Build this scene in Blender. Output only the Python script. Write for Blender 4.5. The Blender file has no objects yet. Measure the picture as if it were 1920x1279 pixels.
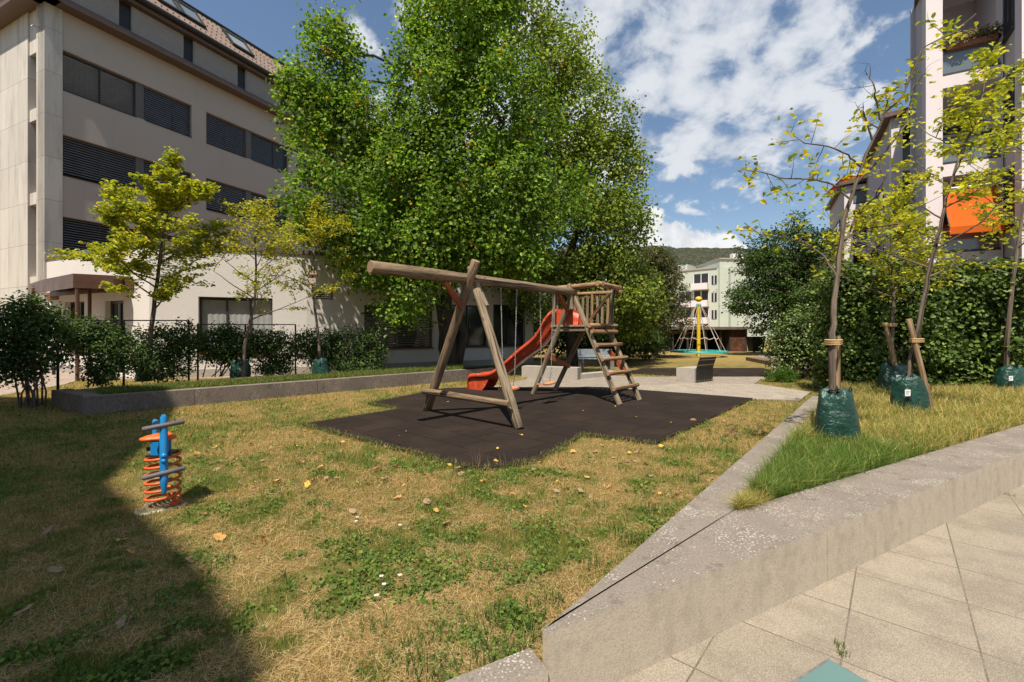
import bpy, math, random
import numpy as np
from mathutils import Vector, noise as mnoise
random.seed(7); RG = np.random.default_rng(11)
R = math.radians
S = bpy.context.scene
COL = S.collection
# ------------------------------------------------------------------ camera
FPX, HX, HY, EYE = 830.0, 960.0, 622.0, 1.6       # focal length in photo pixels, principal point, horizon row, eye height
cam_d = bpy.data.cameras.new('camera'); cam = bpy.data.objects.new('camera', cam_d); COL.objects.link(cam)
cam.location = (0, 0, EYE); cam.rotation_euler = (R(90), 0, 0)
cam_d.sensor_width = 36; cam_d.lens = 36*FPX/1920; cam_d.shift_y = -(639.5-HY)/1920
cam_d.clip_start = .05; cam_d.clip_end = 6000
S.camera = cam
# ------------------------------------------------------------------ world: sky with broken clouds
SUN_TO = Vector((-.19, -.50, 1)).normalized()
W = bpy.data.worlds.new('World'); S.world = W; W.use_nodes = True
wt = W.node_tree; wt.nodes.clear()
def N(t, typ, props=None, **ins):
    n = t.nodes.new(typ)
    for k, v in (props or {}).items(): setattr(n, k, v)
    for k, v in ins.items():
        key = int(k[1:]) if k[0] == 'i' and k[1:].isdigit() else k.replace('_', ' ')
        s = n.inputs[key]
        if isinstance(v, bpy.types.NodeSocket): t.links.new(v, s)
        else:
            if s.type == 'RGBA' and hasattr(v, '__len__') and len(v) == 3: v = (*v, 1)
            s.default_value = v
    return n
def M2(t, op, a, b=0., c=None, clamp=False):
    n = t.nodes.new('ShaderNodeMath'); n.operation = op; n.use_clamp = clamp
    for i, v in enumerate((a, b, c)):
        if v is None: continue
        if isinstance(v, bpy.types.NodeSocket): t.links.new(v, n.inputs[i])
        else: n.inputs[i].default_value = v
    return n.outputs[0]
def MIX(t, f, a, b, mode='MIX'):
    n = t.nodes.new('ShaderNodeMix'); n.data_type = 'RGBA'; n.blend_type = mode
    for s, v in ((n.inputs[0], f), (n.inputs[6], a), (n.inputs[7], b)):
        if isinstance(v, bpy.types.NodeSocket): t.links.new(v, s)
        else: s.default_value = (*v, 1) if hasattr(v, '__len__') and len(v) == 3 else v
    return n.outputs[2]
def RAMP(t, v, lo, hi, a=0., b=1.):
    n = t.nodes.new('ShaderNodeMapRange'); n.interpolation_type = 'SMOOTHSTEP'
    t.links.new(v, n.inputs[0])
    for i, x in enumerate((lo, hi, a, b)): n.inputs[i+1].default_value = x
    return n.outputs[0]
sky = N(wt, 'ShaderNodeTexSky', dict(sky_type='NISHITA', sun_disc=False, sun_elevation=math.asin(SUN_TO.z),
        sun_rotation=math.atan2(SUN_TO.x, SUN_TO.y), altitude=400, air_density=1.2, dust_density=1.0, ozone_density=2.5))
tc = N(wt, 'ShaderNodeTexCoord')
sp = N(wt, 'ShaderNodeSeparateXYZ', i0=tc.outputs['Generated'])
x, y, z = sp.outputs
zc = M2(wt, 'MAXIMUM', z, .03)
ysafe = M2(wt, 'MAXIMUM', y, .05)
az = M2(wt, 'DIVIDE', x, ysafe); el = M2(wt, 'DIVIDE', z, ysafe)
pu = N(wt, 'ShaderNodeCombineXYZ', X=M2(wt, 'DIVIDE', x, M2(wt, 'ADD', zc, .45)), Y=M2(wt, 'DIVIDE', y, M2(wt, 'ADD', zc, .45)), Z=0.3)
nz = N(wt, 'ShaderNodeTexNoise', Vector=pu.outputs[0], Scale=10.5, Detail=10., Roughness=.56, Distortion=.2)
nz2 = N(wt, 'ShaderNodeTexNoise', Vector=pu.outputs[0], Scale=2.3, Detail=3., Roughness=.5)
nz3 = N(wt, 'ShaderNodeTexNoise', Vector=tc.outputs['Generated'], Scale=14., Detail=8., Roughness=.6)
# where the cloud sheet lies in the sky
m1 = M2(wt, 'MULTIPLY', RAMP(wt, az, -.55, -.10), RAMP(wt, az, 1.02, .70))
m2 = RAMP(wt, el, .20, .44)
mask = M2(wt, 'MULTIPLY', m1, m2)
dens = M2(wt, 'ADD', nz.outputs[0], M2(wt, 'MULTIPLY', M2(wt, 'SUBTRACT', nz2.outputs[0], .5), .32))
dens = M2(wt, 'ADD', dens, M2(wt, 'MULTIPLY', M2(wt, 'SUBTRACT', mask, 1), .36))
cov = RAMP(wt, dens, .34, .50)
# low cumulus on the horizon
bump = M2(wt, 'MULTIPLY', RAMP(wt, az, .16, .30), RAMP(wt, az, .66, .30))
edge = M2(wt, 'ADD', M2(wt, 'MULTIPLY', bump, .12), M2(wt, 'MULTIPLY', M2(wt, 'SUBTRACT', nz3.outputs[0], .5), .14))
edge = M2(wt, 'ADD', edge, .152)
cum = RAMP(wt, M2(wt, 'SUBTRACT', edge, el), -.004, .014)
cum = M2(wt, 'MULTIPLY', cum, RAMP(wt, y, .0, .1))
cov = M2(wt, 'MAXIMUM', M2(wt, 'MULTIPLY', cov, .92), cum)
cov = M2(wt, 'MULTIPLY', cov, RAMP(wt, z, -.02, .02))
shade = RAMP(wt, nz.outputs[0], .40, .60)
ccol = MIX(wt, shade, (7.6, 8.5, 9.9), (11.6, 12.0, 12.6))
ccol = MIX(wt, cum, ccol, MIX(wt, RAMP(wt, nz3.outputs[0], .35, .6), (9.7, 10.2, 11.), (13.6, 13.7, 13.8)))
fin = MIX(wt, cov, MIX(wt, 1., sky.outputs[0], (1.85, 1.85, 1.82), 'MULTIPLY'), ccol)
fin = fin
bg = N(wt, 'ShaderNodeBackground', Color=fin, Strength=.05)
wo = N(wt, 'ShaderNodeOutputWorld', Surface=bg.outputs[0])
sun_d = bpy.data.lights.new('sun', 'SUN'); sun = bpy.data.objects.new('sun', sun_d); COL.objects.link(sun)
sun_d.energy = 5.0; sun_d.angle = R(.53); sun_d.color = (1, .915, .79)
sun.rotation_euler = SUN_TO.to_track_quat('Z', 'Y').to_euler(); sun.location = (0, 0, 30)
S.view_settings.view_transform = 'Standard'; S.view_settings.look = 'None'
S.view_settings.exposure = .46; S.view_settings.gamma = 1
S.cycles.max_bounces = 6; S.cycles.transparent_max_bounces = 8
# ------------------------------------------------------------------ helpers
def G(px, py, z=0.):                                   # photo pixel -> point on the level z
    Y = FPX*(EYE-z)/(py-HY); return Vector(((px-HX)/FPX*Y, Y, z))
def D(px, py, Y): return Vector(((px-HX)/FPX*Y, Y, EYE-(py-HY)/FPX*Y))   # photo pixel at distance Y
def V(*a): return Vector(a)
ORG = {}
def base_of(p): return ORG[p.name] if p else Vector((0, 0, 0))
def tag(o, label=None, cat=None, group=None, kind=None):
    if label: o['label'] = label
    if cat: o['category'] = cat
    if group: o['group'] = group
    if kind: o['kind'] = kind
    return o
def thing(name, label, cat, loc, group=None):
    o = bpy.data.objects.new(name, None); COL.objects.link(o); o.location = loc; o.empty_display_size = .2
    ORG[o.name] = Vector(loc); return tag(o, label, cat, group)
def link(me, name, m, parent, origin):
    o = bpy.data.objects.new(name, me); COL.objects.link(o)
    if m is not None:
        for mm in (m if isinstance(m, (list, tuple)) else [m]): me.materials.append(mm)
    if parent: o.parent = parent; ORG[o.name] = base_of(parent)
    else: o.location = origin; ORG[o.name] = Vector(origin)
    return o
class MB:
    def __init__(s): s.v = []; s.f = []; s.uv = []; s.sm = []
    def face(s, pts, uvs=None, smooth=False):
        i = len(s.v); s.v += [tuple(p) for p in pts]; s.f.append(tuple(range(i, i+len(pts))))
        s.uv += list(uvs) if uvs else [(0, 0)]*len(pts); s.sm.append(smooth)
    def hexa(s, p):            # 8 points: bottom 4 (ccw), top 4
        p = [Vector(q) for q in p]
        for q in ((3, 2, 1, 0), (4, 5, 6, 7), (0, 1, 5, 4), (1, 2, 6, 5), (2, 3, 7, 6), (3, 0, 4, 7)):
            a = (p[q[1]]-p[q[0]]).length; b = (p[q[3]]-p[q[0]]).length
            s.face([p[k] for k in q], [(0, 0), (a, 0), (a, b), (0, b)])
        return s
    def box(s, x0, x1, y0, y1, z0, z1):
        return s.hexa([(x0, y0, z0), (x1, y0, z0), (x1, y1, z0), (x0, y1, z0), (x0, y0, z1), (x1, y0, z1), (x1, y1, z1), (x0, y1, z1)])
    def beam(s, p0, p1, w, h, up=(0, 0, 1), bev=0.):   # squared timber along p0-p1, uv v along its length
        p0 = Vector(p0); p1 = Vector(p1); d = (p1-p0); L = d.length; d.normalize()
        sx = d.cross(Vector(up)); sx = sx.normalized() if sx.length > 1e-4 else Vector((1, 0, 0)); uz = sx.cross(d).normalized()
        if bev <= 0: ring = [(-w/2, -h/2), (w/2, -h/2), (w/2, h/2), (-w/2, h/2)]
        else:
            b = bev; ring = [(-w/2+b, -h/2), (w/2-b, -h/2), (w/2, -h/2+b), (w/2, h/2-b), (w/2-b, h/2), (-w/2+b, h/2), (-w/2, h/2-b), (-w/2, -h/2+b)]
        n = len(ring); A = [p0+sx*a+uz*c for a, c in ring]; B = [p1+sx*a+uz*c for a, c in ring]; u = random.random()*9
        for i in range(n):
            j = (i+1) % n; l = (A[j]-A[i]).length
            s.face([A[i], A[j], B[j], B[i]], [(u, 0), (u+l, 0), (u+l, L), (u, L)]); u += l
        s.face(A[::-1]); s.face(B); return s
    def tube(s, pts, rad, n=8, cap=True, wob=0., uvs=None):
        pts = [Vector(p) for p in pts]; k = len(pts)
        if not hasattr(rad, '__len__'): rad = [rad]*k
        up = None; rings = []; L = 0; Ls = []; u0 = (uvs if uvs is not None else random.random()*20)
        for i, p in enumerate(pts):
            if i: L += (p-pts[i-1]).length
            Ls.append(L)
            d = (pts[min(i+1, k-1)]-pts[max(i-1, 0)]).normalized()
            if up is None:
                up = d.orthogonal().normalized()
            up = (up-d*up.dot(d)); up = up.normalized() if up.length > 1e-6 else d.orthogonal().normalized()
            sd = d.cross(up); rr = []
            for a in range(n):
                t = 2*math.pi*a/n; r = rad[i]
                if wob: r *= 1+wob*mnoise.noise(Vector((p.x*7+math.cos(t)*1.3, p.y*7+math.sin(t)*1.3, p.z*7)))
                rr.append(p+(up*math.cos(t)+sd*math.sin(t))*r)
            rings.append(rr)
        base = len(s.v)
        for rr in rings: s.v += [tuple(q) for q in rr]
        circ = 2*math.pi*max(rad)
        for i in range(k-1):
            for a in range(n):
                b = (a+1) % n
                s.f.append((base+i*n+a, base+i*n+b, base+(i+1)*n+b, base+(i+1)*n+a)); s.sm.append(True)
                ua = u0+circ*a/n; ub = u0+circ*(a+1)/n
                s.uv += [(ua, Ls[i]), (ub, Ls[i]), (ub, Ls[i+1]), (ua, Ls[i+1])]
        if cap: s.face(rings[0][::-1]); s.face(rings[-1])
        return s
    def log(s, p0, p1, r0, r1=None, n=14, wob=.06):
        p0 = Vector(p0); p1 = Vector(p1); r1 = r1 or r0; m = 9; d = (p1-p0).normalized()
        pts = [p0, p0+d*.006]+[p0.lerp(p1, i/m) for i in range(1, m)]+[p1-d*.006, p1]
        rr = [r0*.9, r0]+[r0+(r1-r0)*i/m for i in range(1, m)]+[r1, r1*.9]
        return s.tube(pts, rr, n, True, wob)
    def prism(s, poly, z0, z1):
        n = len(poly); lo = [Vector((p[0], p[1], z0)) for p in poly]; hi = [Vector((p[0], p[1], z1)) for p in poly]
        s.face(lo[::-1]); s.face(hi)
        for i in range(n):
            j = (i+1) % n; s.face([lo[i], lo[j], hi[j], hi[i]], [(0, 0), ((lo[j]-lo[i]).length, 0), ((lo[j]-lo[i]).length, z1-z0), (0, z1-z0)])
        return s
    def ball(s, c, r, n=12, sc=(1, 1, 1)):
        c = Vector(c); base = len(s.v); m = n//2
        for i in range(m+1):
            ph = math.pi*i/m
            for a in range(n):
                t = 2*math.pi*a/n
                s.v.append((c.x+r*sc[0]*math.sin(ph)*math.cos(t), c.y+r*sc[1]*math.sin(ph)*math.sin(t), c.z-r*sc[2]*math.cos(ph)))
        for i in range(m):
            for a in range(n):
                b = (a+1) % n; s.f.append((base+i*n+a, base+i*n+b, base+(i+1)*n+b, base+(i+1)*n+a)); s.sm.append(True); s.uv += [(0, 0)]*4
        return s
    def lathe(s, c, prof, n=20, fold=None):
        c = Vector(c); base = len(s.v)
        for i, (r, z) in enumerate(prof):
            for a in range(n):
                t = 2*math.pi*a/n; q = r*(fold(t, z) if fold else 1)
                s.v.append((c.x+q*math.cos(t), c.y+q*math.sin(t), c.z+z))
        for i in range(len(prof)-1):
            for a in range(n):
                b = (a+1) % n; s.f.append((base+i*n+a, base+i*n+b, base+(i+1)*n+b, base+(i+1)*n+a)); s.sm.append(True); s.uv += [(0, 0)]*4
        return s
    def build(s, name, m, parent=None, origin=None, smooth=None):
        o0 = base_of(parent) if parent else Vector(origin if origin is not None else (0, 0, 0))
        me = bpy.data.meshes.new(name)
        v = np.array(s.v, dtype=np.float32)-np.array(o0, dtype=np.float32)
        me.from_pydata(v.tolist(), [], s.f)
        ul = me.uv_layers.new(name='UVMap'); ul.data.foreach_set('uv', np.array(s.uv, dtype=np.float32).ravel())
        me.polygons.foreach_set('use_smooth', np.array(s.sm if smooth is None else [smooth]*len(s.f), dtype=bool))
        me.validate(); me.update()
        return link(me, name, m, parent, o0)
class Frame:                                           # a vertical wall plane: t along it, d outwards
    def __init__(s, o, u, flip=False):
        s.o = Vector((o[0], o[1], 0)); s.u = Vector((u[0], u[1], 0)).normalized()
        s.n = Vector((s.u.y, -s.u.x, 0))*(-1 if flip else 1)
    def p(s, t, z, d=0.): q = s.o+s.u*t+s.n*d; return Vector((q.x, q.y, z))
    def box(s, mb, t0, t1, z0, z1, d0, d1):
        mb.hexa([s.p(t0, z0, d1), s.p(t1, z0, d1), s.p(t1, z0, d0), s.p(t0, z0, d0), s.p(t0, z1, d1), s.p(t1, z1, d1), s.p(t1, z1, d0), s.p(t0, z1, d0)])
        return mb
    def t_at(s, px, d=0.):
        k = (px-HX)/FPX; o = s.o+s.n*d; return (k*o.y-o.x)/(s.u.x-k*s.u.y)
    def z_at(s, px, py, d=0.):
        q = s.p(s.t_at(px, d), 0, d); return EYE-(py-HY)/FPX*q.y
# ---- numpy noise
_perm = RG.random((256, 256)).astype(np.float32)
def vnoise(x, y):
    xi = np.floor(x).astype(int); yi = np.floor(y).astype(int); fx = x-xi; fy = y-yi
    fx = fx*fx*(3-2*fx); fy = fy*fy*(3-2*fy)
    g = lambda a, b: _perm[a & 255, b & 255]
    return (g(xi, yi)*(1-fx)+g(xi+1, yi)*fx)*(1-fy)+(g(xi, yi+1)*(1-fx)+g(xi+1, yi+1)*fx)*fy
def fbm(x, y, o=4, rough=.5):
    s = 0; a = 1; t = 0
    for i in range(o): s = s+a*vnoise(x+17.3*i, y+9.1*i); t += a; a *= rough; x = x*2.03; y = y*2.03
    return s/t
def inpoly(x, y, poly):
    c = np.zeros(x.shape, bool); n = len(poly)
    for i in range(n):
        x0, y0 = poly[i][0], poly[i][1]; x1, y1 = poly[(i+1) % n][0], poly[(i+1) % n][1]
        if y0 == y1: continue
        m = ((y0 > y) != (y1 > y)) & (x < (x1-x0)*(y-y0)/(y1-y0)+x0); c ^= m
    return c
def raw_mesh(name, verts, faces_n, k, cols, m, parent=None, origin=(0, 0, 0), smooth=False):
    """verts (n,3); faces_n (f,k) indices; cols per vertex (n,3)"""
    o0 = base_of(parent) if parent else Vector(origin)
    me = bpy.data.meshes.new(name); v = (verts-np.array(o0)[None, :]).astype(np.float32); f = faces_n.astype(np.int32)
    me.vertices.add(len(v)); me.vertices.foreach_set('co', v.ravel())
    me.loops.add(f.size); me.loops.foreach_set('vertex_index', f.ravel())
    me.polygons.add(len(f)); me.polygons.foreach_set('loop_start', np.arange(0, f.size, k, dtype=np.int32))
    me.polygons.foreach_set('use_smooth', np.full(len(f), smooth))
    me.update(calc_edges=True)
    if cols is not None:
        ca = me.color_attributes.new('Col', 'FLOAT_COLOR', 'POINT')
        ca.data.foreach_set('color', np.concatenate([cols, np.ones((len(cols), 1))], 1).astype(np.float32).ravel())
    return link(me, name, m, parent, o0)
def unit(a): return a/np.maximum(np.linalg.norm(a, axis=1, keepdims=True), 1e-9)
def leaves(name, P, size, cols, m, parent=None, origin=(0, 0, 0), nrm=None, spread=.8, wide=.3, dirs=None, kind=None, fold=.18):
    """one folded leaf blade (two faces) at each point"""
    n = len(P); rnd = RG.normal(size=(n, 3))
    nb = np.tile(np.array([[0, -.25, 1.]]), (n, 1)) if nrm is None else nrm
    nn = unit(unit(nb)+rnd*spread*.6)
    d = RG.normal(size=(n, 3)) if dirs is None else dirs+RG.normal(size=(n, 3))*.5
    d = unit(d-nn*(d*nn).sum(1, keepdims=True)); s = np.cross(nn, d)
    L = size[:, None] if hasattr(size, '__len__') else np.full((n, 1), size); L = L*RG.uniform(.7, 1.25, (n, 1))
    w = L*wide
    b = P-d*L*.5; t = P+d*L*.5-nn*L*.10
    l1 = b+d*L*.28+s*w+nn*L*fold; l2 = b+d*L*.68+s*w*.85+nn*L*fold*.8
    r1 = b+d*L*.28-s*w+nn*L*fold; r2 = b+d*L*.68-s*w*.85+nn*L*fold*.8
    vs = np.stack([b, l1, l2, t, r2, r1], 1).reshape(-1, 3)
    i = np.arange(n)[:, None]*6
    f = np.concatenate([i+np.array([[0, 3, 2, 1]]), i+np.array([[0, 5, 4, 3]])], 0)
    o = raw_mesh(name, vs, f, 4, np.repeat(cols, 6, 0), m, parent, origin)
    if kind: o['kind'] = kind
    return o
def pick(n, pal, wts, var=.16):
    pal = np.array(pal); i = RG.choice(len(pal), n, p=np.array(wts)/sum(wts)); c = pal[i]
    return np.clip(c*(1+RG.normal(size=(n, 1))*var), 0.002, .9)
# ------------------------------------------------------------------ materials
def newmat(name):
    m = bpy.data.materials.new(name); m.use_nodes = True; t = m.node_tree; t.nodes.clear()
    o = N(t, 'ShaderNodeOutputMaterial'); b = N(t, 'ShaderNodeBsdfPrincipled'); t.links.new(b.outputs[0], o.inputs[0])
    return m, t, b, o
def setin(t, b, key, v):
    if isinstance(v, bpy.types.NodeSocket): t.links.new(v, b.inputs[key])
    else: b.inputs[key].default_value = (*v, 1) if hasattr(v, '__len__') and len(v) == 3 else v
def bump(t, b, h, strength=.3, dist=.01):
    n = N(t, 'ShaderNodeBump', Strength=strength, Distance=dist, Height=h); t.links.new(n.outputs[0], b.inputs['Normal'])
def coord(t, kind='Object'): return N(t, 'ShaderNodeTexCoord').outputs[kind]
def noise(t, vec, scale, det=5., rough=.55, dist=0.): return N(t, 'ShaderNodeTexNoise', Vector=vec, Scale=scale, Detail=det, Roughness=rough, Distortion=dist).outputs[0]
def simple(name, c, rough=.6, var=.15, scale=6., metal=0., bmp=.15, fine=60., spec=.5, wear=None):
    m, t, b, o = newmat(name); co = coord(t)
    a = noise(t, co, scale, 6); a2 = noise(t, co, fine, 3)
    f = M2(t, 'ADD', M2(t, 'MULTIPLY', RAMP(t, a, .3, .7), .7), M2(t, 'MULTIPLY', a2, .3))
    lo = tuple(max(0, q*(1-var)) for q in c); hi = tuple(min(.95, q*(1+var)) for q in c)
    cc = MIX(t, f, lo, hi)
    if wear: cc = MIX(t, RAMP(t, noise(t, co, wear[1], 8, .7), wear[2], wear[2]+.08), cc, wear[0])
    setin(t, b, 'Base Color', cc); setin(t, b, 'Metallic', metal)
    setin(t, b, 'Roughness', RAMP(t, a, .2, .8, max(.05, rough-.1), min(1, rough+.1)))
    setin(t, b, 'Specular IOR Level', spec)
    if bmp: bump(t, b, a2, bmp, .004)
    return m
def plaster(name, c, grain=.5, streak=.12):
    m, t, b, o = newmat(name); co = coord(t)
    mp = N(t, 'ShaderNodeMapping', Vector=co, Scale=(1.3, 1.3, .12)).outputs[0]
    st = noise(t, mp, 1.6, 6, .65); bl = noise(t, co, .6, 5); gr = noise(t, co, 70, 3)
    cc = MIX(t, M2(t, 'MULTIPLY', RAMP(t, st, .5, .8), streak*3.5, clamp=True), c, tuple(q*.72 for q in c))
    cc = MIX(t, RAMP(t, bl, .35, .7, 0, .35), cc, tuple(min(.9, q*1.12) for q in c))
    cc = MIX(t, M2(t, 'MULTIPLY', gr, .25), cc, tuple(q*.75 for q in c))
    setin(t, b, 'Base Color', cc); setin(t, b, 'Roughness', .92); setin(t, b, 'Specular IOR Level', .2); bump(t, b, gr, grain, .01)
    return m
def concrete(name, c, dark, lichen=.5, agg=60., stain=.6, spots=(.62, .60, .54), side=None, worn=None):
    m, t, b, o = newmat(name); co = coord(t)
    big = noise(t, co, 1.4, 7, .6); med = noise(t, co, 9, 6, .6); fine = noise(t, co, agg, 4, .7)
    cc = MIX(t, RAMP(t, big, .35, .68), c, tuple(q*(1-.3*stain) for q in c))
    cc = MIX(t, RAMP(t, med, .52, .75, 0, stain), cc, dark)
    cc = MIX(t, RAMP(t, fine, .5, .68, 0, .55), cc, dark)
    cc = MIX(t, RAMP(t, fine, .47, .36, 0, .5), cc, tuple(min(.8, q*1.35) for q in c))
    vo = N(t, 'ShaderNodeTexVoronoi', Vector=N(t, 'ShaderNodeMapping', Vector=co, Scale=(1, 1, 1)).outputs[0], Scale=52., Randomness=1.)
    th = M2(t, 'MULTIPLY', RAMP(t, noise(t, co, 2.6, 6, .65), .30, .70), .46)
    sp_ = M2(t, 'LESS_THAN', M2(t, 'ADD', vo.outputs['Distance'], M2(t, 'MULTIPLY', noise(t, co, 50, 3), .75)), M2(t, 'ADD', th, .10+.26*lichen))
    cc = MIX(t, M2(t, 'MULTIPLY', M2(t, 'MULTIPLY', sp_, lichen), RAMP(t, noise(t, co, 24, 4, .6), .33, .55, .35, .95), clamp=True), cc, spots)
    pit = N(t, 'ShaderNodeTexVoronoi', Vector=co, Scale=34.)
    ps = M2(t, 'LESS_THAN', pit.outputs['Distance'], M2(t, 'MULTIPLY', RAMP(t, noise(t, co, 5, 3), .45, .7), .16))
    cc = MIX(t, M2(t, 'MULTIPLY', ps, .7), cc, (.05, .045, .04))
    if side:
        nzv = N(t, 'ShaderNodeSeparateXYZ', i0=N(t, 'ShaderNodeNewGeometry').outputs['True Normal']).outputs[2]
        dr = noise(t, N(t, 'ShaderNodeMapping', Vector=co, Scale=(1, 1, .3)).outputs[0], 9, 7, .7)
        sc = MIX(t, RAMP(t, fine, .44, .68, 0, .5), side, tuple(q*.55 for q in side)); sc = MIX(t, RAMP(t, dr, .45, .72, 0, .45), sc, tuple(q*.62 for q in side)); sc = MIX(t, RAMP(t, med, .46, .7, 0, .6), sc, tuple(q*.7 for q in side)); sc = MIX(t, M2(t, 'MULTIPLY', ps, .6), sc, (.09, .08, .065))
        cc = MIX(t, RAMP(t, nzv, .9, .97), MIX(t, RAMP(t, nzv, .1, .25), sc, worn), cc)
    setin(t, b, 'Base Color', cc); setin(t, b, 'Roughness', .93); setin(t, b, 'Specular IOR Level', .2)
    h = M2(t, 'SUBTRACT', M2(t, 'ADD', fine, M2(t, 'MULTIPLY', med, .6)), ps); bump(t, b, h, .5, .006)
    return m
def wood(name, c, dark, light):
    m, t, b, o = newmat(name); uv = coord(t, 'UV')
    g = noise(t, N(t, 'ShaderNodeMapping', Vector=uv, Scale=(34, 1.6, 1)).outputs[0], 1., 8, .7, .4)
    g2 = noise(t, N(t, 'ShaderNodeMapping', Vector=uv, Scale=(14, .7, 1)).outputs[0], 1., 5, .6, .6)
    bl = noise(t, uv, 2.2, 5)
    cr = noise(t, N(t, 'ShaderNodeMapping', Vector=uv, Scale=(22, .45, 1), Location=(4, 7, 0)).outputs[0], 1., 3, .5, .2)
    cc = MIX(t, RAMP(t, g2, .3, .7), c, light); cc = MIX(t, RAMP(t, g, .42, .64, 0, .9), cc, dark)
    cc = MIX(t, RAMP(t, bl, .5, .75, 0, .5), cc, tuple(q*.6 for q in c))
    crk = RAMP(t, cr, .60, .64); cc = MIX(t, crk, cc, (.03, .02, .013))
    kn = N(t, 'ShaderNodeTexVoronoi', Vector=N(t, 'ShaderNodeMapping', Vector=uv, Scale=(5, 2.2, 1)).outputs[0], Scale=1.)
    cc = MIX(t, RAMP(t, kn.outputs['Distance'], .13, .06, 0, .75), cc, dark)
    setin(t, b, 'Base Color', cc); setin(t, b, 'Roughness', .85); setin(t, b, 'Specular IOR Level', .25)
    bump(t, b, M2(t, 'SUBTRACT', g, crk), .55, .006); return m
def leafmat(name, tr=.45, rough=.5, spec=.4, trc=(1.5, 1.6, .5)):
    m, t, b, o = newmat(name); c = N(t, 'ShaderNodeVertexColor', dict(layer_name='Col')).outputs[0]
    setin(t, b, 'Base Color', c); setin(t, b, 'Roughness', rough); setin(t, b, 'Specular IOR Level', spec)
    tl = N(t, 'ShaderNodeBsdfTranslucent', Color=MIX(t, 1., c, trc, 'MULTIPLY'))
    mx = N(t, 'ShaderNodeMixShader', i0=tr, i1=b.outputs[0], i2=tl.outputs[0]); t.links.new(mx.outputs[0], o.inputs[0]); return m
def glass(name, c=(.03, .035, .04), rough=.06, see=.0):
    m, t, b, o = newmat(name); co = coord(t)
    setin(t, b, 'Base Color', c); setin(t, b, 'Roughness', rough); setin(t, b, 'Specular IOR Level', .9); setin(t, b, 'IOR', 1.5)
    bump(t, b, noise(t, co, .8, 2), .05, .05); return m
M = {}
M['wood'] = wood('weathered round timber', (.20, .135, .08), (.065, .042, .026), (.33, .235, .145))
M['wood2'] = wood('grey weathered timber', (.235, .175, .115), (.085, .058, .036), (.36, .285, .19))
M['woodrail'] = wood('sun bleached rail timber', (.30, .17, .085), (.12, .065, .03), (.42, .27, .15))
M['stake'] = wood('stake timber', (.25, .16, .085), (.10, .06, .03), (.36, .26, .15))
M['bark'] = wood('grey brown bark', (.13, .095, .072), (.05, .036, .027), (.22, .175, .135))
M['barkdark'] = wood('dark bark', (.055, .042, .032), (.02, .016, .012), (.10, .08, .06))
M['concrete'] = concrete('pale wall concrete', (.42, .38, .32), (.18, .155, .125), .35, 80., .4)
M['concrete_top'] = concrete('lichen concrete', (.235, .20, .165), (.085, .07, .055), .9, 75., .6, (.46, .43, .375), (.50, .425, .325), (.60, .56, .49))
M['concrete_dark'] = concrete('dark aggregate concrete', (.20, .165, .135), (.06, .048, .038), .95, 45., .7, (.42, .37, .31))
M['concrete_seat'] = concrete('seat concrete', (.40, .36, .31), (.2, .17, .14), .2, 60., .5)
M['plaster'] = plaster('taupe plaster', (.50, .425, .36), .35, .10)
M['plaster_pale'] = plaster('pale rough plaster', (.71, .665, .62), .9, .10)
M['plaster_white'] = plaster('white plaster', (.74, .67, .67), .25, .08)
M['plaster_white_shaded'] = plaster('white plaster shaded lilac', (.56, .51, .53), .25, .08)  # white plaster with the shade of the side walls put into its colour
M['plaster_green'] = plaster('pale green plaster', (.50, .535, .455), .2, .12)
M['fascia'] = simple('brown metal fascia', (.13, .082, .06), .5, .12, 2., 0, .03)
M['canopy'] = simple('brown canopy sheet metal', (.115, .055, .036), .4, .15, 2., .1, .02)
M['darkmetal'] = simple('dark metal', (.03, .028, .026), .45, .2, 4., .3, .05)
M['frame'] = simple('dark bronze window frame', (.05, .042, .038), .4, .15, 4., .2, .02)
M['slat'] = simple('dark venetian slats', (.20, .175, .16), .45, .15, 3., .2, .02)
M['slat_pale'] = simple('pale venetian slats', (.22, .2, .17), .45, .12, 3., .1, .02)
M['shutter'] = simple('taupe roller shutter', (.42, .375, .335), .5, .08, 3., .0, .02)
M['curtain'] = simple('grey curtain', (.32, .32, .31), .9, .15, 3., .0, .1)
M['glass'] = glass('window glass')
M['glass_pale'] = glass('pale balcony glass', (.14, .17, .18), .12)
M['mullion'] = simple('taupe mullion panel', (.14, .115, .1), .5, .08, 3., .1, .02)
M['teal'] = simple('frosted teal glass plate', (.11, .20, .185), .35, .06, 2., 0, .02)
M['blue'] = simple('glossy blue paint', (.015, .20, .46), .22, .1, 9., 0, .02, wear=((.04, .12, .2), 20, .66))
M['orange'] = simple('orange rubber seat', (.72, .12, .015), .5, .1, 12., 0, .1)
M['orange_spring'] = simple('orange coated spring', (.60, .10, .022), .45, .2, 12., 0, .1, wear=((.2, .06, .025), 26, .62))
M['yellow'] = simple('yellow paint', (.70, .48, .02), .4, .1, 6., 0, .03, wear=((.45, .3, .03), 18, .62))
M['greyrubber'] = simple('grey rubber grip', (.12, .10, .10), .7, .15, 20., 0, .2)
M['slide'] = simple('faded red orange fibreglass', (.50, .066, .024), .34, .25, 3.5, 0, .06, wear=((.62, .22, .11), 9, .56))
M['seatorange'] = simple('pale orange rubber swing seat', (.62, .24, .10), .6, .15, 10., 0, .1)
M['brace'] = simple('orange brown bracket', (.32, .075, .028), .5, .2, 10., .1, .05)
M['steel'] = simple('galvanised steel', (.38, .37, .35), .42, .2, 20., .75, .1)
M['meshmetal'] = simple('pale blue grey metal', (.42, .47, .52), .4, .12, 10., .4, .05)
M['rope'] = simple('grey beige rope', (.58, .48, .40), .9, .15, 40., 0, .3)
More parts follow.
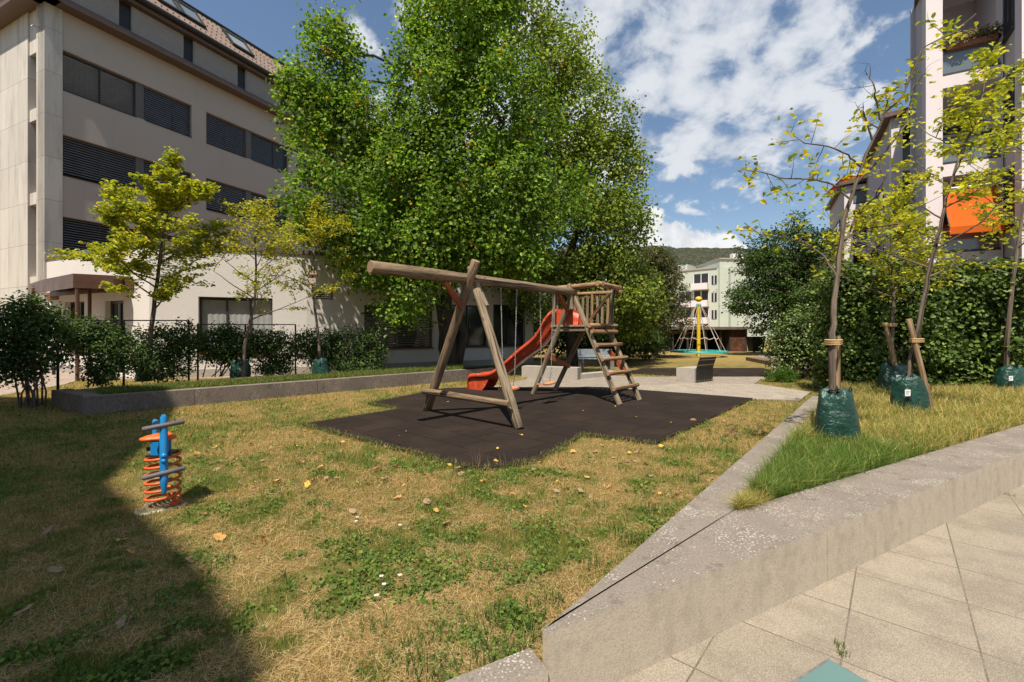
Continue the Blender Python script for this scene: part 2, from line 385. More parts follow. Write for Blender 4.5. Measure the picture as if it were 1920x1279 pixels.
M['jute'] = simple('jute strap', (.45, .30, .14), .95, .2, 60., 0, .4)
M['turq'] = simple('turquoise ring', (.03, .30, .26), .4, .1, 8., 0, .03)
M['rust'] = simple('rusty metal door', (.10, .04, .022), .7, .4, 3., .2, .1, wear=((.28, .08, .02), 2.2, .56))
M['shedwall'] = simple('dark brown boards', (.045, .03, .022), .8, .3, 3., 0, .1)
M['shedroof'] = simple('brown grey roof edge', (.13, .10, .08), .8, .25, 3., 0, .1)
M['orangecloth'] = simple('orange awning cloth', (.85, .20, .015), .85, .06, 2., 0, .03)
M['redcloth'] = simple('red awning cloth', (.75, .10, .02), .85, .06, 2., 0, .03)
M['yellowcloth'] = simple('yellow awning cloth', (.88, .42, .01), .85, .05, 2., 0, .03)
for k_ in ('orangecloth', 'redcloth', 'yellowcloth'):
    t = M[k_].node_tree; b = [n for n in t.nodes if n.type == 'BSDF_PRINCIPLED'][0]; o = [n for n in t.nodes if n.type == 'OUTPUT_MATERIAL'][0]
    tl = N(t, 'ShaderNodeBsdfTranslucent', Color=b.inputs['Base Color'].links[0].from_socket); t.links.new(N(t, 'ShaderNodeMixShader', i0=.5, i1=b.outputs[0], i2=tl.outputs[0]).outputs[0], o.inputs[0])
M['black'] = simple('black plastic', (.012, .012, .013), .5, .2, 6., 0, .05)
M['white'] = simple('white tag', (.78, .78, .76), .6, .04, 6., 0, .02)
M['ink'] = simple('grey print', (.25, .25, .25), .6, .04, 6., 0, 0)
M['birdbox'] = simple('pale wood bird box', (.42, .33, .27), .85, .15, 8., 0, .1)
M['terracotta'] = simple('terracotta sill', (.30, .13, .09), .8, .12, 5., 0, .1)
M['soil'] = simple('dry soil', (.14, .095, .06), .95, .4, 5., 0, .6, 40.)
M['leaf'] = leafmat('tree leaf', .38, .5, .22, (1.45, 1.45, .6))
M['leaf_y'] = leafmat('yellow green leaf', .45, .5, .35, (1.35, 1.35, .5))
M['leaf_dark'] = leafmat('shrub leaf', .25, .5, .30)
M['needle'] = leafmat('needles', .15, .6, .3)
M['grass'] = leafmat('grass blade', .35, .6, .25, (1.2, 1.25, .6))
M['dryleaf'] = leafmat('dry leaf', .25, .6, .3, (1.2, 1., .6))
# tiles of the left building's end wall, by shader joints on real wall
def tiled(name, c, w, h, jw=.012, dark=.35):
    m, t, b, o = newmat(name); uv = coord(t, 'UV'); co = coord(t)
    s_ = N(t, 'ShaderNodeSeparateXYZ', i0=uv).outputs
    ju = M2(t, 'LESS_THAN', M2(t, 'FRACT', M2(t, 'DIVIDE', s_[0], w)), jw/w); jv = M2(t, 'LESS_THAN', M2(t, 'FRACT', M2(t, 'DIVIDE', s_[1], h)), jw/h)
    j = M2(t, 'MAXIMUM', ju, jv)
    cell = N(t, 'ShaderNodeCombineXYZ', X=M2(t, 'FLOOR', M2(t, 'DIVIDE', s_[0], w)), Y=M2(t, 'FLOOR', M2(t, 'DIVIDE', s_[1], h)))
    wn = N(t, 'ShaderNodeTexWhiteNoise', dict(noise_dimensions='2D'), Vector=cell.outputs[0]).outputs[0]
    st = noise(t, N(t, 'ShaderNodeMapping', Vector=co, Scale=(2, 2, .3)).outputs[0], 1.2, 7, .65)
    cc = MIX(t, wn, tuple(q*.9 for q in c), tuple(q*1.06 for q in c)); cc = MIX(t, RAMP(t, st, .44, .70, 0, .75), cc, tuple(q*.58 for q in c))
    cc = MIX(t, M2(t, 'MULTIPLY', noise(t, co, 60, 3), .25), cc, tuple(q*.7 for q in c)); cc = MIX(t, j, cc, tuple(q*dark for q in c))
    setin(t, b, 'Base Color', cc); setin(t, b, 'Roughness', .75); bump(t, b, M2(t, 'SUBTRACT', 1, j), .4, .01); return m
M['tile'] = tiled('pale stone cladding', (.60, .55, .48), .9, 1.75, .014)
def rooftile():
    m, t, b, o = newmat('brown roof tiles'); uv = coord(t, 'UV'); co = coord(t)
    br = N(t, 'ShaderNodeTexBrick', dict(offset=.5), Vector=uv, Color1=(.26, .18, .135, 1), Color2=(.29, .205, .155, 1), Mortar=(.20, .135, .10, 1), Scale=1., Mortar_Size=.012, Brick_Width=.3, Row_Height=.2)
    cc = MIX(t, RAMP(t, noise(t, co, 1.1, 6), .4, .7, 0, .5), br.outputs[0], (.20, .13, .10))
    setin(t, b, 'Base Color', cc); setin(t, b, 'Roughness', .8); bump(t, b, br.outputs[1], -.5, .01); return m
M['rooftile'] = rooftile()
def paving(name, ang, w, c, c2, mortar, phase=(0, 0), jw=.012, off=0., h=None):
    m, t, b, o = newmat(name); co = coord(t)
    r = N(t, 'ShaderNodeMapping', Vector=co, Rotation=(0, 0, ang), Location=(phase[0], phase[1], 0)).outputs[0]
    br = N(t, 'ShaderNodeTexBrick', dict(offset=off), Vector=r, Color1=(*c, 1), Color2=(*c2, 1), Mortar=(*mortar, 1), Scale=1., Mortar_Size=jw/2, Mortar_Smooth=.15, Brick_Width=w, Row_Height=h or w)
    st = noise(t, co, 2.2, 8, .65); fi = noise(t, co, 210, 3, .7); md = noise(t, co, 14, 6, .7)
    cc = MIX(t, RAMP(t, st, .42, .66, 0, .75), br.outputs[0], tuple(q*.60 for q in c)); cc = MIX(t, RAMP(t, noise(t, co, 6, 6, .7), .35, .2, 0, .5), cc, tuple(min(.8, q*1.3) for q in c)); cc = MIX(t, RAMP(t, fi, .42, .62, 0, .7), cc, tuple(q*.42 for q in c)); cc = MIX(t, RAMP(t, fi, .46, .34, 0, .5), cc, tuple(min(.8, q*1.5) for q in c))
    cc = MIX(t, RAMP(t, md, .55, .75, 0, .4), cc, tuple(q*.7 for q in c))
    setin(t, b, 'Base Color', cc); setin(t, b, 'Roughness', .93); setin(t, b, 'Specular IOR Level', .15)
    bump(t, b, M2(t, 'SUBTRACT', M2(t, 'MULTIPLY', fi, .5), M2(t, 'MULTIPLY', br.outputs[1], 1.5)), .35, .003); return m
# exec marker: structure
# ================================================================== SETTING
PAVZ = -.15
P0 = V(2.21, 3.10, 0); RD = V(.88, .475, 0).normalized(); RN = V(-RD.y, RD.x, 0)       # outer line of the right wall, RN towards the lawn
def sgn(x, y): return RN.x*(x-P0.x)+RN.y*(y-P0.y)
NOSE = G(1020, 1180, .224); NOSE = V(NOSE.x, NOSE.y, 0); LD = V(5.24, 6.2, 0).normalized(); LN = V(LD.y, -LD.x, 0)     # left arm, LN towards the bed
MAT = [G(*p) for p in ((565, 797), (748, 768), (690, 757), (834, 729), (905, 727), (1130, 727), (1412, 748), (1229, 834), (1094, 817), (1060, 838), (1012, 864), (950, 877), (880, 880), (800, 858))]
MAT = [(p.x, p.y) for p in MAT]
MAT2 = [(p.x, p.y) for p in (G(1172, 699), G(1205, 691), G(1430, 690.5), G(1446, 695), G(1438, 706), G(1300, 706))]
PATH = [(p.x, p.y) for p in (G(1080, 700), G(1180, 706.5), G(1440, 706.5), G(1452, 692), G(1436, 678), G(1418, 665), G(1470, 665), G(1478, 682), G(1492, 700), G(1425, 712), G(1405, 728), G(1520, 735), G(1500, 751), G(1412, 749), G(1130, 728), G(905, 728), G(985, 712), G(1000, 700))]
LAWNWALL_A = G(155, 779); LAWNWALL_B = G(876, 712.5)                                    # foot of the left planter wall
def pal_lawn(x, y):
    """own colour of the turf: green patches in dry straw"""
    f = fbm(x*.9+3, y*.9+8, 5, .6); g = fbm(x*3.2+40, y*3.2+11, 3); d = fbm(x*.35+9, y*.35+2, 2)
    h_ = fbm(x*7+4, y*7+1, 2); k = np.clip((f*.42+g*.33+h_*.25-.445+.10*(d-.5))*5.5, 0, 1)
    k = np.clip(k+.55*np.clip((x-4.5)*.6, 0, .35), 0, 1)
    # greener strip along the right wall and beside the planter
    return k
STRAW = np.array([.40, .265, .10]); GREEN = np.array([.13, .15, .030]); SOIL = np.array([.13, .085, .04])
def axis(lo, a, b, hi, fine, ncoarse):
    q = np.linspace(0, 1, ncoarse+1)[1:]**2.4
    return np.concatenate([(a-(a-lo)*q)[::-1], np.arange(a, b, fine), b+(hi-b)*q])
xs = axis(-1500, -13, 12, 1500, .13, 14); ys = axis(-200, -1, 30, 3000, .13, 14)
X, Y = np.meshgrid(xs, ys); sv = sgn(X, Y)
Z = np.where(sv < .10, -.32, (fbm(X*.8, Y*.8, 3)-.5)*.05*np.clip((30-Y)/8, 0, 1)-.012)
inm = inpoly(X, Y, MAT) | inpoly(X, Y, PATH) | inpoly(X, Y, MAT2); Z = np.where(inm & (sv > .12), -.035, Z)
k = pal_lawn(X, Y)[..., None]; far = np.clip((Y-20)/8, 0, 1)[..., None]
base = STRAW*(1-k)+GREEN*k; base = base*.68+SOIL*.32
base = base*(1-far)+np.array([.34, .245, .085])*far
ny, nx = X.shape; idx = (np.arange(ny-1)[:, None]*nx+np.arange(nx-1)[None, :]).ravel()
F4 = np.stack([idx, idx+1, idx+nx+1, idx+nx], 1)
m, t, b, o = newmat('dry lawn turf'); co = coord(t)
vc = N(t, 'ShaderNodeVertexColor', dict(layer_name='Col')).outputs[0]
n1 = noise(t, co, 45, 5, .7); n2 = noise(t, co, 5, 6, .6)
cc = MIX(t, RAMP(t, n1, .4, .65, 0, .6), vc, (.09, .075, .025)); cc = MIX(t, RAMP(t, n2, .5, .7, 0, .45), cc, (.42, .29, .12)); cc = MIX(t, RAMP(t, n2, .48, .3, 0, .4), cc, (.10, .125, .03))
setin(t, b, 'Base Color', cc); setin(t, b, 'Roughness', 1.); setin(t, b, 'Specular IOR Level', .1); bump(t, b, n1, .8, .03); M['turf'] = m
lawn = raw_mesh('lawn', np.stack([X, Y, Z], -1).reshape(-1, 3), F4, 4, base.reshape(-1, 3), M['turf'], smooth=True); tag(lawn, 'patchy lawn of dry straw and green tufts', 'lawn', kind='structure')
# pavement in the right foreground
TH = math.atan2(RD.y, RD.x)
M['slabs'] = paving('washed concrete slabs', -math.atan2(.756, .655), .57, (.355, .305, .235), (.29, .25, .19), (.10, .085, .06), (-3.5, .351), .010)
a = P0-RD*40+RN*.2; c = P0+RD*60+RN*.2
mb = MB(); mb.face([(a-RN*60).to_tuple()[:2]+(PAVZ,), (c-RN*60).to_tuple()[:2]+(PAVZ,), c.to_tuple()[:2]+(PAVZ,), a.to_tuple()[:2]+(PAVZ,)])
tag(mb.build('pavement', M['slabs']), 'large square sand coloured concrete slabs laid diagonally', 'pavement', kind='structure')
# playground path, mats
M['pavers'] = paving('small grey pavers', R(-20), .30, (.36, .305, .25), (.31, .265, .215), (.14, .115, .09), (0, 0), .012, .5, .15)
M['strip'] = paving('pale block strip', R(8), .10, (.42, .365, .29), (.37, .32, .26), (.15, .12, .09), (0, 0), .012, .5, .5)
tag(MB().prism(PATH, -.06, .004).build('path', M['pavers']), 'grey paved path between the lawns', 'path', kind='structure')
ST = [(p.x, p.y) for p in (G(1130, 727.5), G(1300, 719), G(1425, 721), G(1520, 735.5), G(1500, 750), G(1412, 748.5))]
tag(MB().prism(ST, -.05, .010).build('path_strip', M['strip']), 'strip of narrow pale paving blocks', 'path', kind='structure')
M['mat'] = paving('brown black rubber tiles', R(43.2), .5, (.026, .0185, .0145), (.034, .024, .018), (.005, .0035, .003), (.1, .12), .020, .5)
mt_ = M['mat'].node_tree; bs_ = [n for n in mt_.nodes if n.type == 'BSDF_PRINCIPLED'][0]; old = bs_.inputs['Base Color'].links[0].from_socket
dn = noise(mt_, coord(mt_), 1.1, 7, .65); setin(mt_, bs_, 'Base Color', MIX(mt_, RAMP(mt_, dn, .46, .72, 0, .28), old, (.085, .052, .036))); M['mat2'] = M['mat']
def rubber(name, poly, z, label):
    o = MB().prism(poly, -.05, z).build(name, M['mat'], origin=(poly[0][0], poly[0][1], 0)); return tag(o, label, 'safety mat')
rubber('safety_mat', MAT, .022, 'large dark brown rubber tile surface under the wooden playset')
rubber('safety_mat', MAT2, .016, 'dark rubber tile surface behind the concrete seat, below the rope carousel')
# ---------------------------------------------------------------- right wedge wall round the planted bed
WT = .224
def arm(o0, d, n, w, L0, L1, z0, z1, mb=None, bev=.018):
    mb = mb or MB(); p = [o0+d*L0, o0+d*L1, o0+d*L1+n*w, o0+d*L0+n*w]
    return mb.prism([(q.x, q.y) for q in p], z0, z1)
wall = thing('retaining_wall', 'low wedge shaped concrete wall round the long grass bed in the right foreground', 'wall', (NOSE.x, NOSE.y, PAVZ))
def bevel(o, w=.018, seg=2):
    md = o.modifiers.new('bevel', 'BEVEL'); md.width = w; md.segments = seg; md.limit_method = 'ANGLE'; md.angle_limit = R(40); return o
def isect(p, d, q, e):
    den = d.x*e.y-d.y*e.x; s = ((q.x-p.x)*e.y-(q.y-p.y)*e.x)/den; return p+d*s
APEX = isect(NOSE+LN*.33, LD, P0+RN*.5, RD)
rout = lambda s: NOSE*0+P0+RD*s; s0 = (NOSE-P0).dot(RD)
NO = P0+RD*s0                                             # nose on outer line
sA = (APEX-P0).dot(RD); sj = (G(1550, 990, WT)-P0).dot(RD)
def blk(poly, z0=-.3, z1=WT, mat='concrete_top'): 
    return bevel(MB().prism([(q.x, q.y) for q in poly], z0, z1).build('wall_block', M[mat], wall))
M['wallmix'] = None
e = .007
APo = P0+RD*sj+RN*.5
blk([NO+RN*.02, P0+RD*(sj-e), P0+RD*(sj-e)+RN*.5, APEX+RN*0-LN*.012, NO+RN*.055])
blk([NO+RN*.065, APEX-LN*.022, APEX-LN*.022+LD*.0, NOSE+LD*((APEX-NOSE).dot(LD))+LN*0, NOSE])
sa = (APEX-NOSE).dot(LD)
q = sa+2*e
while q < 9.6:
    q2 = min(q+2.6, 9.75); blk([NOSE+LD*q, NOSE+LD*q+LN*.33, NOSE+LD*(q2-e)+LN*.33, NOSE+LD*(q2-e)]); q = q2+e
q = sj+e
for i in range(9):
    blk([P0+RD*q, P0+RD*(q+2.2-e), P0+RD*(q+2.2-e)+RN*.5, P0+RD*q+RN*.5]); q += 2.2+e
kerb = thing('kerb', 'low concrete edging between lawn and slabs at the bottom edge', 'kerb', (NO.x-.3, NO.y-.2, PAVZ))
q = s0-.012
for i in range(6):
    p = [P0+RD*(q-1.1), P0+RD*q, P0+RD*q+RN*.16, P0+RD*(q-1.1)+RN*.16]
    bevel(MB().prism([(u.x, u.y) for u in p], -.3, .075).build('kerb_block', M['concrete_top'], kerb)); q -= 1.106
# soil of the bed
BEDP = [APEX+RN*.0, P0+RD*(sj+20)+RN*.49, P0+RD*(sj+20)+RN*14, NOSE+LD*16+LN*.3, NOSE+LD*9.7+LN*.32]
BED = [(p.x, p.y) for p in BEDP]
bed = MB().prism(BED, -.2, .175).build('planting_bed', M['soil']); tag(bed, 'soil of the raised bed', 'ground', kind='structure')
# glass plate let into the slabs
gp = [G(1553, 1236, PAVZ), G(1625, 1278, PAVZ)]
c0 = gp[0]; ux = -RD; uy = -RN
plate = thing('ground_light', 'teal glass plate set in a steel frame flush with the slabs', 'ground light', (c0.x, c0.y, PAVZ))
q = [c0, c0+ux*.42, c0+uy*.42+ux*.42, c0+uy*.42]; cc_ = sum(q, V(0, 0, 0))/4
MB().prism([(p.x, p.y) for p in q], PAVZ-.02, PAVZ+.006).build('frame', M['steel'], plate)
MB().prism([((cc_+(p-cc_)*.93).x, (cc_+(p-cc_)*.93).y) for p in q], PAVZ, PAVZ+.010).build('glass_pane', M['teal'], plate)
# ---------------------------------------------------------------- left planter
PA = V(LAWNWALL_A.x, LAWNWALL_A.y, 0); PB = V(LAWNWALL_B.x, LAWNWALL_B.y, 0); PD = (PB-PA).normalized(); PN = V(-PD.y, PD.x, 0)   # PN away from the camera
PL = (PB-PA).length; PZ = .345
pw = thing('planter_wall', 'long low wall of dark exposed aggregate concrete blocks round the left planting strip', 'wall', PA)
q = 0
for L in (1.75, 2.6, 2.6, .75, 2.6, PL-10.3):
    bevel(MB().prism([((PA+PD*q).x, (PA+PD*q).y), ((PA+PD*(q+L-.01)).x, (PA+PD*(q+L-.01)).y), ((PA+PD*(q+L-.01)+PN*.28).x, (PA+PD*(q+L-.01)+PN*.28).y), ((PA+PD*q+PN*.28).x, (PA+PD*q+PN*.28).y)], -.1, PZ).build('wall_block', M['concrete_dark'], pw), .012); q += L
LE = G(112, 735, PZ); LEd = V(LE.x, LE.y, 0)-PA; LEL = LEd.length; LEd.normalize(); LEn = V(LEd.y, -LEd.x, 0)
if LEn.dot(PD) < 0: LEn = -LEn
pts = [PA+LEd*0+PN*.29, PA+LEd*(LEL*.55), PA+LEd*(LEL*.55)+LEn*.28, PA+PD*.28+PN*.29]
bevel(MB().prism([(u.x, u.y) for u in (PA+PN*.29, PA+PD*.28+PN*.29, PA+LEd*(LEL+.6)+LEn*.3, PA+LEd*(LEL+.6))], -.1, PZ).build('wall_block', M['concrete_dark'], pw), .012)
PLB = [PA+PD*.27+PN*.27, PB+PN*.27, PB+PN*2.2+PD*1.5, PB+PN*2.6-PD*6, PA+LEd*(LEL+.6)+LEn*.28]
tag(MB().prism([(u.x, u.y) for u in PLB], -.1, PZ-.03).build('planting_strip', M['soil']), 'soil of the left planting strip', 'ground', kind='structure')
# paved yard in front of the left building
YARD = [(p.x, p.y) for p in (G(0, 742), G(118, 722), G(150, 712), G(560, 706), G(560, 699), G(-120, 680), G(-300, 700), G(-200, 742))]
M['yard'] = paving('warm grey yard paving', R(30), .4, (.44, .35, .28), (.40, .32, .255), (.2, .15, .12), (0, 0), .012, .5, .2)
tag(MB().prism(YARD, -.06, .006).build('yard', M['yard']), 'paved yard before the office building', 'pavement', kind='structure')
# ---------------------------------------------------------------- left office building
F = Frame((-18.77, 18.5), (.416, .909)); FL = 38.
bld = thing('office_building', 'taupe office block with ribbon windows, stone clad end and tiled mansard roof on the left', 'building', F.p(0, 0))
T = F.t_at
BAY = 5.74; bays = [(i*BAY+(-.02 if i == 0 else 0), i*BAY+5.02) for i in range(7)]
rows = [(11.72, 13.40), (8.15, 9.86), (4.75, 6.42)]
mb = MB()
zs = [0]+[q for r in rows[::-1] for q in r]+[15.0]
for a, c in ((0, rows[2][0]), (rows[2][1], rows[1][0]), (rows[1][1], rows[0][0]), (rows[0][1], 15.0)): F.box(mb, 0, FL, a, c, -.35, 0)
for a, c in rows:
    for i in range(7):
        t0 = bays[i][1]; t1 = bays[i+1][0] if i < 6 else FL
        F.box(mb, t0, t1, a, c, -.347, -.002)
mb.build('wall', M['plaster'], bld)
mb = MB(); F.box(mb, 0, FL, 0, 16.9, -9, -.36); mb.build('core', M['plaster'], bld)
rr = random.Random(3)
def blinds(mb, Fm, t0, t1, z0, z1, d, tilt=.02, pitch=.105):
    n = int((z1-z0)/pitch)
    for i in range(n):
        z_ = z1-(i+.5)*pitch; a = [Fm.p(t0, z_-tilt, d+.022), Fm.p(t1, z_-tilt, d+.022), Fm.p(t1, z_+tilt, d-.022), Fm.p(t0, z_+tilt, d-.022)]; mb.face(a)
        mb.face([a[0]+V(0, 0, -.006), a[1]+V(0, 0, -.006), a[1], a[0]])
def window(par, Fm, t0, t1, z0, z1, mull=(), rec=.2, bl=1., tilt=.02, pale=False, curt=False, sill=True):
    w = MB(); fw = .05
    for a in (t0, t1-fw): Fm.box(w, a, a+fw, z0, z1, -rec-.08, -rec+.02)
    Fm.box(w, t0+fw, t1-fw, z0, z0+fw, -rec-.08, -rec+.02); Fm.box(w, t0+fw, t1-fw, z1-fw, z1, -rec-.08, -rec+.02)
    for q_ in mull: Fm.box(w, t0+(t1-t0)*q_-.03, t0+(t1-t0)*q_+.03, z0+fw, z1-fw, -rec-.07, -rec+.01)
    if sill: Fm.box(w, t0-.0, t1+.0, z0-.03, z0+.0, -rec, .03)
    wo_ = w.build('window', M['frame'], par)
    g = MB(); g.face([Fm.p(t0+.03, z0+.03, -rec-.05), Fm.p(t1-.03, z0+.03, -rec-.05), Fm.p(t1-.03, z1-.03, -rec-.05), Fm.p(t0+.03, z1-.03, -rec-.05)]); g.build('pane', M['glass'], wo_)
    if bl > 0:
        bb = MB(); blinds(bb, Fm, t0+.02, t1-.02, z1-(z1-z0)*bl, z1-.02, -rec+.08, tilt); bb.build('blind', M['slat_pale' if pale else 'slat'], wo_)
    if curt:
        cu = MB(); n = int((t1-t0)/.09)
        for i in range(n):
            cu.face([Fm.p(t0+.05+i*.09, z0+.05, -rec-.04+.012*(i % 2)), Fm.p(t0+.14+i*.09, z0+.05, -rec-.04+.012*((i+1) % 2)), Fm.p(t0+.14+i*.09, z1-.1, -rec-.04+.012*((i+1) % 2)), Fm.p(t0+.05+i*.09, z1-.1, -rec-.04+.012*(i % 2))])
        cu.build('curtain', M['curtain'], wo_)
    return wo_
MBX = MB
for ri, (z0, z1) in enumerate(rows):
    for i in range(6):
        a, c = bays[i]; s_ = a+(2.62, 2.26, 2.5, 2.3, 2.6, 2.3)[i]
        window(bld, F, a, s_-.0, z0, z1, (.5,), tilt=rr.choice((.022, .028, .032)), curt=(ri == 0 and i == 0), bl=.985, pale=(ri == 1 and i == 0 and False))
        window(bld, F, s_+.34, c, z0, z1, (.62,), tilt=rr.choice((.022, .028, .032)), bl=.985, pale=(ri == 0 and i == 1))
        F.box(MBX(), s_, s_+.34, z0, z1, -.3, -.10).build('mullion_panel', M['mullion'], bld)
# cornice, shutter storey, gutter
mb = MB(); F.box(mb, -1.2, FL, 15.0, 15.16, -.3, .62); F.box(mb, -1.2, FL, 15.16, 15.34, -.3, .5); mb.build('cornice', M['fascia'], bld)
mb = MB(); dk = MB(); tt = -1.; seps = [T(232), T(350.5), T(450), T(530)]
ds = [seps[0]-(seps[1]-seps[0])]+seps
while ds[-1] < FL-4: ds.append(ds[-1]+3.35)
pos = -1.2
for s_ in ds:
    if s_-.28 > pos:
        F.box(mb, pos, s_-.24, 15.34, 16.72, -.3, .14)
        n = 20
        for i in range(n): F.box(mb, pos+.03, s_-.27, 15.40+i*.063, 15.40+i*.063+.04, .139, .18)
    F.box(MB(), s_-.24, s_+.24, 15.34, 16.72, -.3, .06).build('dark_panel', M['darkmetal'], bld); pos = s_+.24
F.box(mb, pos, FL, 15.34, 16.72, -.3, .14)
mb.build('shutter_band', M['shutter'], bld)
mb = MB(); F.box(mb, -1.6, FL, 16.72, 16.95, -.3, .45); mb.build('roof_edge', M['fascia'], bld)
mb = MB(); mb.tube([F.p(-1.7, 17.0, .55), F.p(FL, 17.0, .55)], .13, 10); F.box(mb, -1.6, FL, 16.95, 17.3, -.3, .35); mb.build('gutter', M['darkmetal'], bld)
# mansard
mb = MB(); a0, a1, zr0, zr1 = .32, -1.55, 17.3, 19.5
def mp(t_, s_, up=0.): return F.p(t_, zr0+(zr1-zr0)*s_+up*.65, a0+(a1-a0)*s_+up*.76)
mb.face([mp(-1.5, 0), mp(FL, 0), mp(FL, 1), mp(-1.5, 1)], [(0, 0), (FL, 0), (FL, 2.9), (0, 2.9)])
mb.face([mp(-1.5, 0), mp(-1.5, 1), F.p(-1.5, 19.5, -8), F.p(-1.5, 17.3, -8)])
roof = mb.build('roof', M['rooftile'], bld)
mb = MB(); mb.tube([mp(-1.5, 1, .02), mp(FL, 1, .02)], .11, 8); F.box(mb, -1.5, FL, 19.42, 19.6, -9, -1.5); mb.build('ridge', M['darkmetal'], roof)
mb = MB(); rk = random.Random(5)
for i in range(150):
    for s_ in (.1, .3, .5, .7, .88): 
        q_ = mp(-1+i*.26+(.13 if int(s_*10) % 2 else 0), s_, .02); mb.box(q_.x-.02, q_.x+.02, q_.y-.02, q_.y+.02, q_.z-.02, q_.z+.035)
mb.build('snow_guard', M['darkmetal'], roof)['kind'] = 'stuff'
for px in (300, 340, 440, 575):
    t_ = T(px); w = MB()
    for (sa_, sb_, ta, tb) in ((.28, .34, 0, 1.3), (.76, .82, 0, 1.3), (.34, .76, 0, .09), (.34, .76, 1.21, 1.3)):
        w.hexa([mp(t_+ta, sa_, .02), mp(t_+tb, sa_, .02), mp(t_+tb, sb_, .02), mp(t_+ta, sb_, .02), mp(t_+ta, sa_, .14), mp(t_+tb, sa_, .14), mp(t_+tb, sb_, .14), mp(t_+ta, sb_, .14)])
    w = w.build('skylight', M['darkmetal'], roof)
    MB().hexa([mp(t_+.05, .31, .03), mp(t_+1.25, .31, .03), mp(t_+1.25, .79, .03), mp(t_+.05, .79, .03), mp(t_+.05, .31, .09), mp(t_+1.25, .31, .09), mp(t_+1.25, .79, .09), mp(t_+.05, .79, .09)]).build('pane', M['glass_pale'], w)
# stone end: corner pillar and end face
E0 = F.p(F.t_at(82), 0); E = Frame((E0.x, E0.y), (-.909, .416), flip=True)
mb = MB(); cz = 15.0
F.box(mb, F.t_at(82), -.025, 0, cz, -.5, .05)
sl0, sl1 = E.t_at(68), E.t_at(52)
for (a, c) in ((.0, sl0), (sl1, 13.)): E.box(mb, a+(.5 if a == 0 else 0)*0, c, 0, cz, -.5, 0)
for z0, z1 in ((10.4, 10.9), (6.9, 7.4), (13.2, cz), (3.2, 3.9)): E.box(mb, sl0+.002, sl1-.002, z0, z1, -.5, -.06)
E.box(mb, 13, 24, 0, cz, -.6, -.1)
mb.build('stone_cladding', M['tile'], bld)
mb = MB(); E.box(mb, sl0, sl1, 0, cz, -.62, -.42); mb.build('slot_back', M['mullion'], bld)
mb = MB(); E.box(mb, -.7, 24, 15.0, 15.16, -.3, .6); E.box(mb, -.6, 24, 15.16, 15.34, -.3, .5); mb.build('cornice', M['fascia'], bld)
mb = MB(); E.box(mb, .3, 24, 15.34, 16.72, -.6, -.2); E.box(mb, -.3, 24, 16.72, 17.3, -.6, .2); mb.build('shutter_band', M['shutter'], bld)
w = MB()
for i in range(60): E.box(w, sl0+.12, sl0+.3, 7.5+i*.045, 7.5+i*.045+.02, -.40, -.3)
w.build('louvre', M['fascia'], bld)
mb = MB(); mb.tube([E.p(.5, 14.1, 0), E.p(.5, 14.1, .16), E.p(.5, 14.02, .2)], .015, 6); mb.build('hook', M['steel'], bld)
# ---------------------------------------------------------------- low pale annex
B0 = V(-12.25, 14.95, 0); B1 = V(-7.8, 16.8, 0); AZ = 4.52
FA = Frame((B0.x, B0.y), (-.909, .416), flip=True); FB = Frame((B0.x, B0.y), ((B1-B0).x, (B1-B0).y)); LB = (B1-B0).length; FC = Frame((B1.x, B1.y), (.85, .527))
LA = 7.35
ann = thing('annex', 'low pale rendered annex with angled corner walls, brown sills and flat roof ledge', 'building', (B0.x, B0.y, 0))
def wall_with(Fm, mb, L, H, holes, th=.3, d=0.):
    """wall with rectangular openings (t0,t1,z0,z1), sorted by t0, not overlapping"""
    pos = 0
    for (a, c, z0, z1) in sorted(holes):
        if a > pos: Fm.box(mb, pos, a, 0, H, d-th, d)
        if z0 > 0: Fm.box(mb, a, c, 0, z0, d-th, d)
        if z1 < H: Fm.box(mb, a, c, z1, H, d-th, d)
        pos = c
    if pos < L: Fm.box(mb, pos, L, 0, H, d-th, d)
zA = lambda Fm, px, py: Fm.z_at(px, py)
# openings
doorB = (FA.t_at(232), FA.t_at(197), .12, FA.z_at(215, 563))
winA = (FA.t_at(158), FA.t_at(121), .95, FA.z_at(140, 565))
winB = (FB.t_at(372), FB.t_at(511), .95, FB.z_at(450, 558))
C1 = (FC.t_at(683), FC.t_at(811), .92, FC.z_at(700, 572)); C2 = (FC.t_at(843), FC.t_at(915), .92, FC.z_at(870, 572)); C3 = (FC.t_at(925), FC.t_at(985), .92, FC.z_at(960, 572)); LC = FC.t_at(1000); C0 = (FC.t_at(588), FC.t_at(624), FC.z_at(600, 561), FC.z_at(600, 546))
mb = MB(); wall_with(FA, mb, LA, AZ, [doorB, winA]); wall_with(FB, mb, LB, AZ, [winB]); wall_with(FC, mb, LC, AZ, [C0, C1, C2, C3])
mb.build('wall', M['plaster_pale'], ann)
mb = MB(); mb.prism([(p.x, p.y) for p in (B0+FB.n*-.3, B1+FC.n*-.3, FC.p(LC, 0, -.3), FC.p(LC, 0, -8), FA.p(LA-.5, 0, -9), FA.p(LA-.3, 0, -.3))], AZ-.3, AZ-.02); mb.build('roof', M['fascia'], ann)
mb = MB()
for Fm, a, c in ((FA, 0, LA), (FB, 0, LB), (FC, 0, LC)): Fm.box(mb, a, c, AZ, AZ+.16, -.35, .05)
mb.build('roof_ledge', M['mullion'], ann)
mb = MB()
for Fm, a, c in ((FA, doorB[1], LA), (FB, 0, LB), (FC, 0, LC)): Fm.box(MB(), a+.0, c, 0, .28, 0.0, .035).build('plinth', M['concrete_seat'], ann)
window(ann, FA, *winA, mull=(.5,), rec=.2, bl=0); 
window(ann, FB, *winB, mull=(.36, .68), rec=.2, bl=0, curt=True)
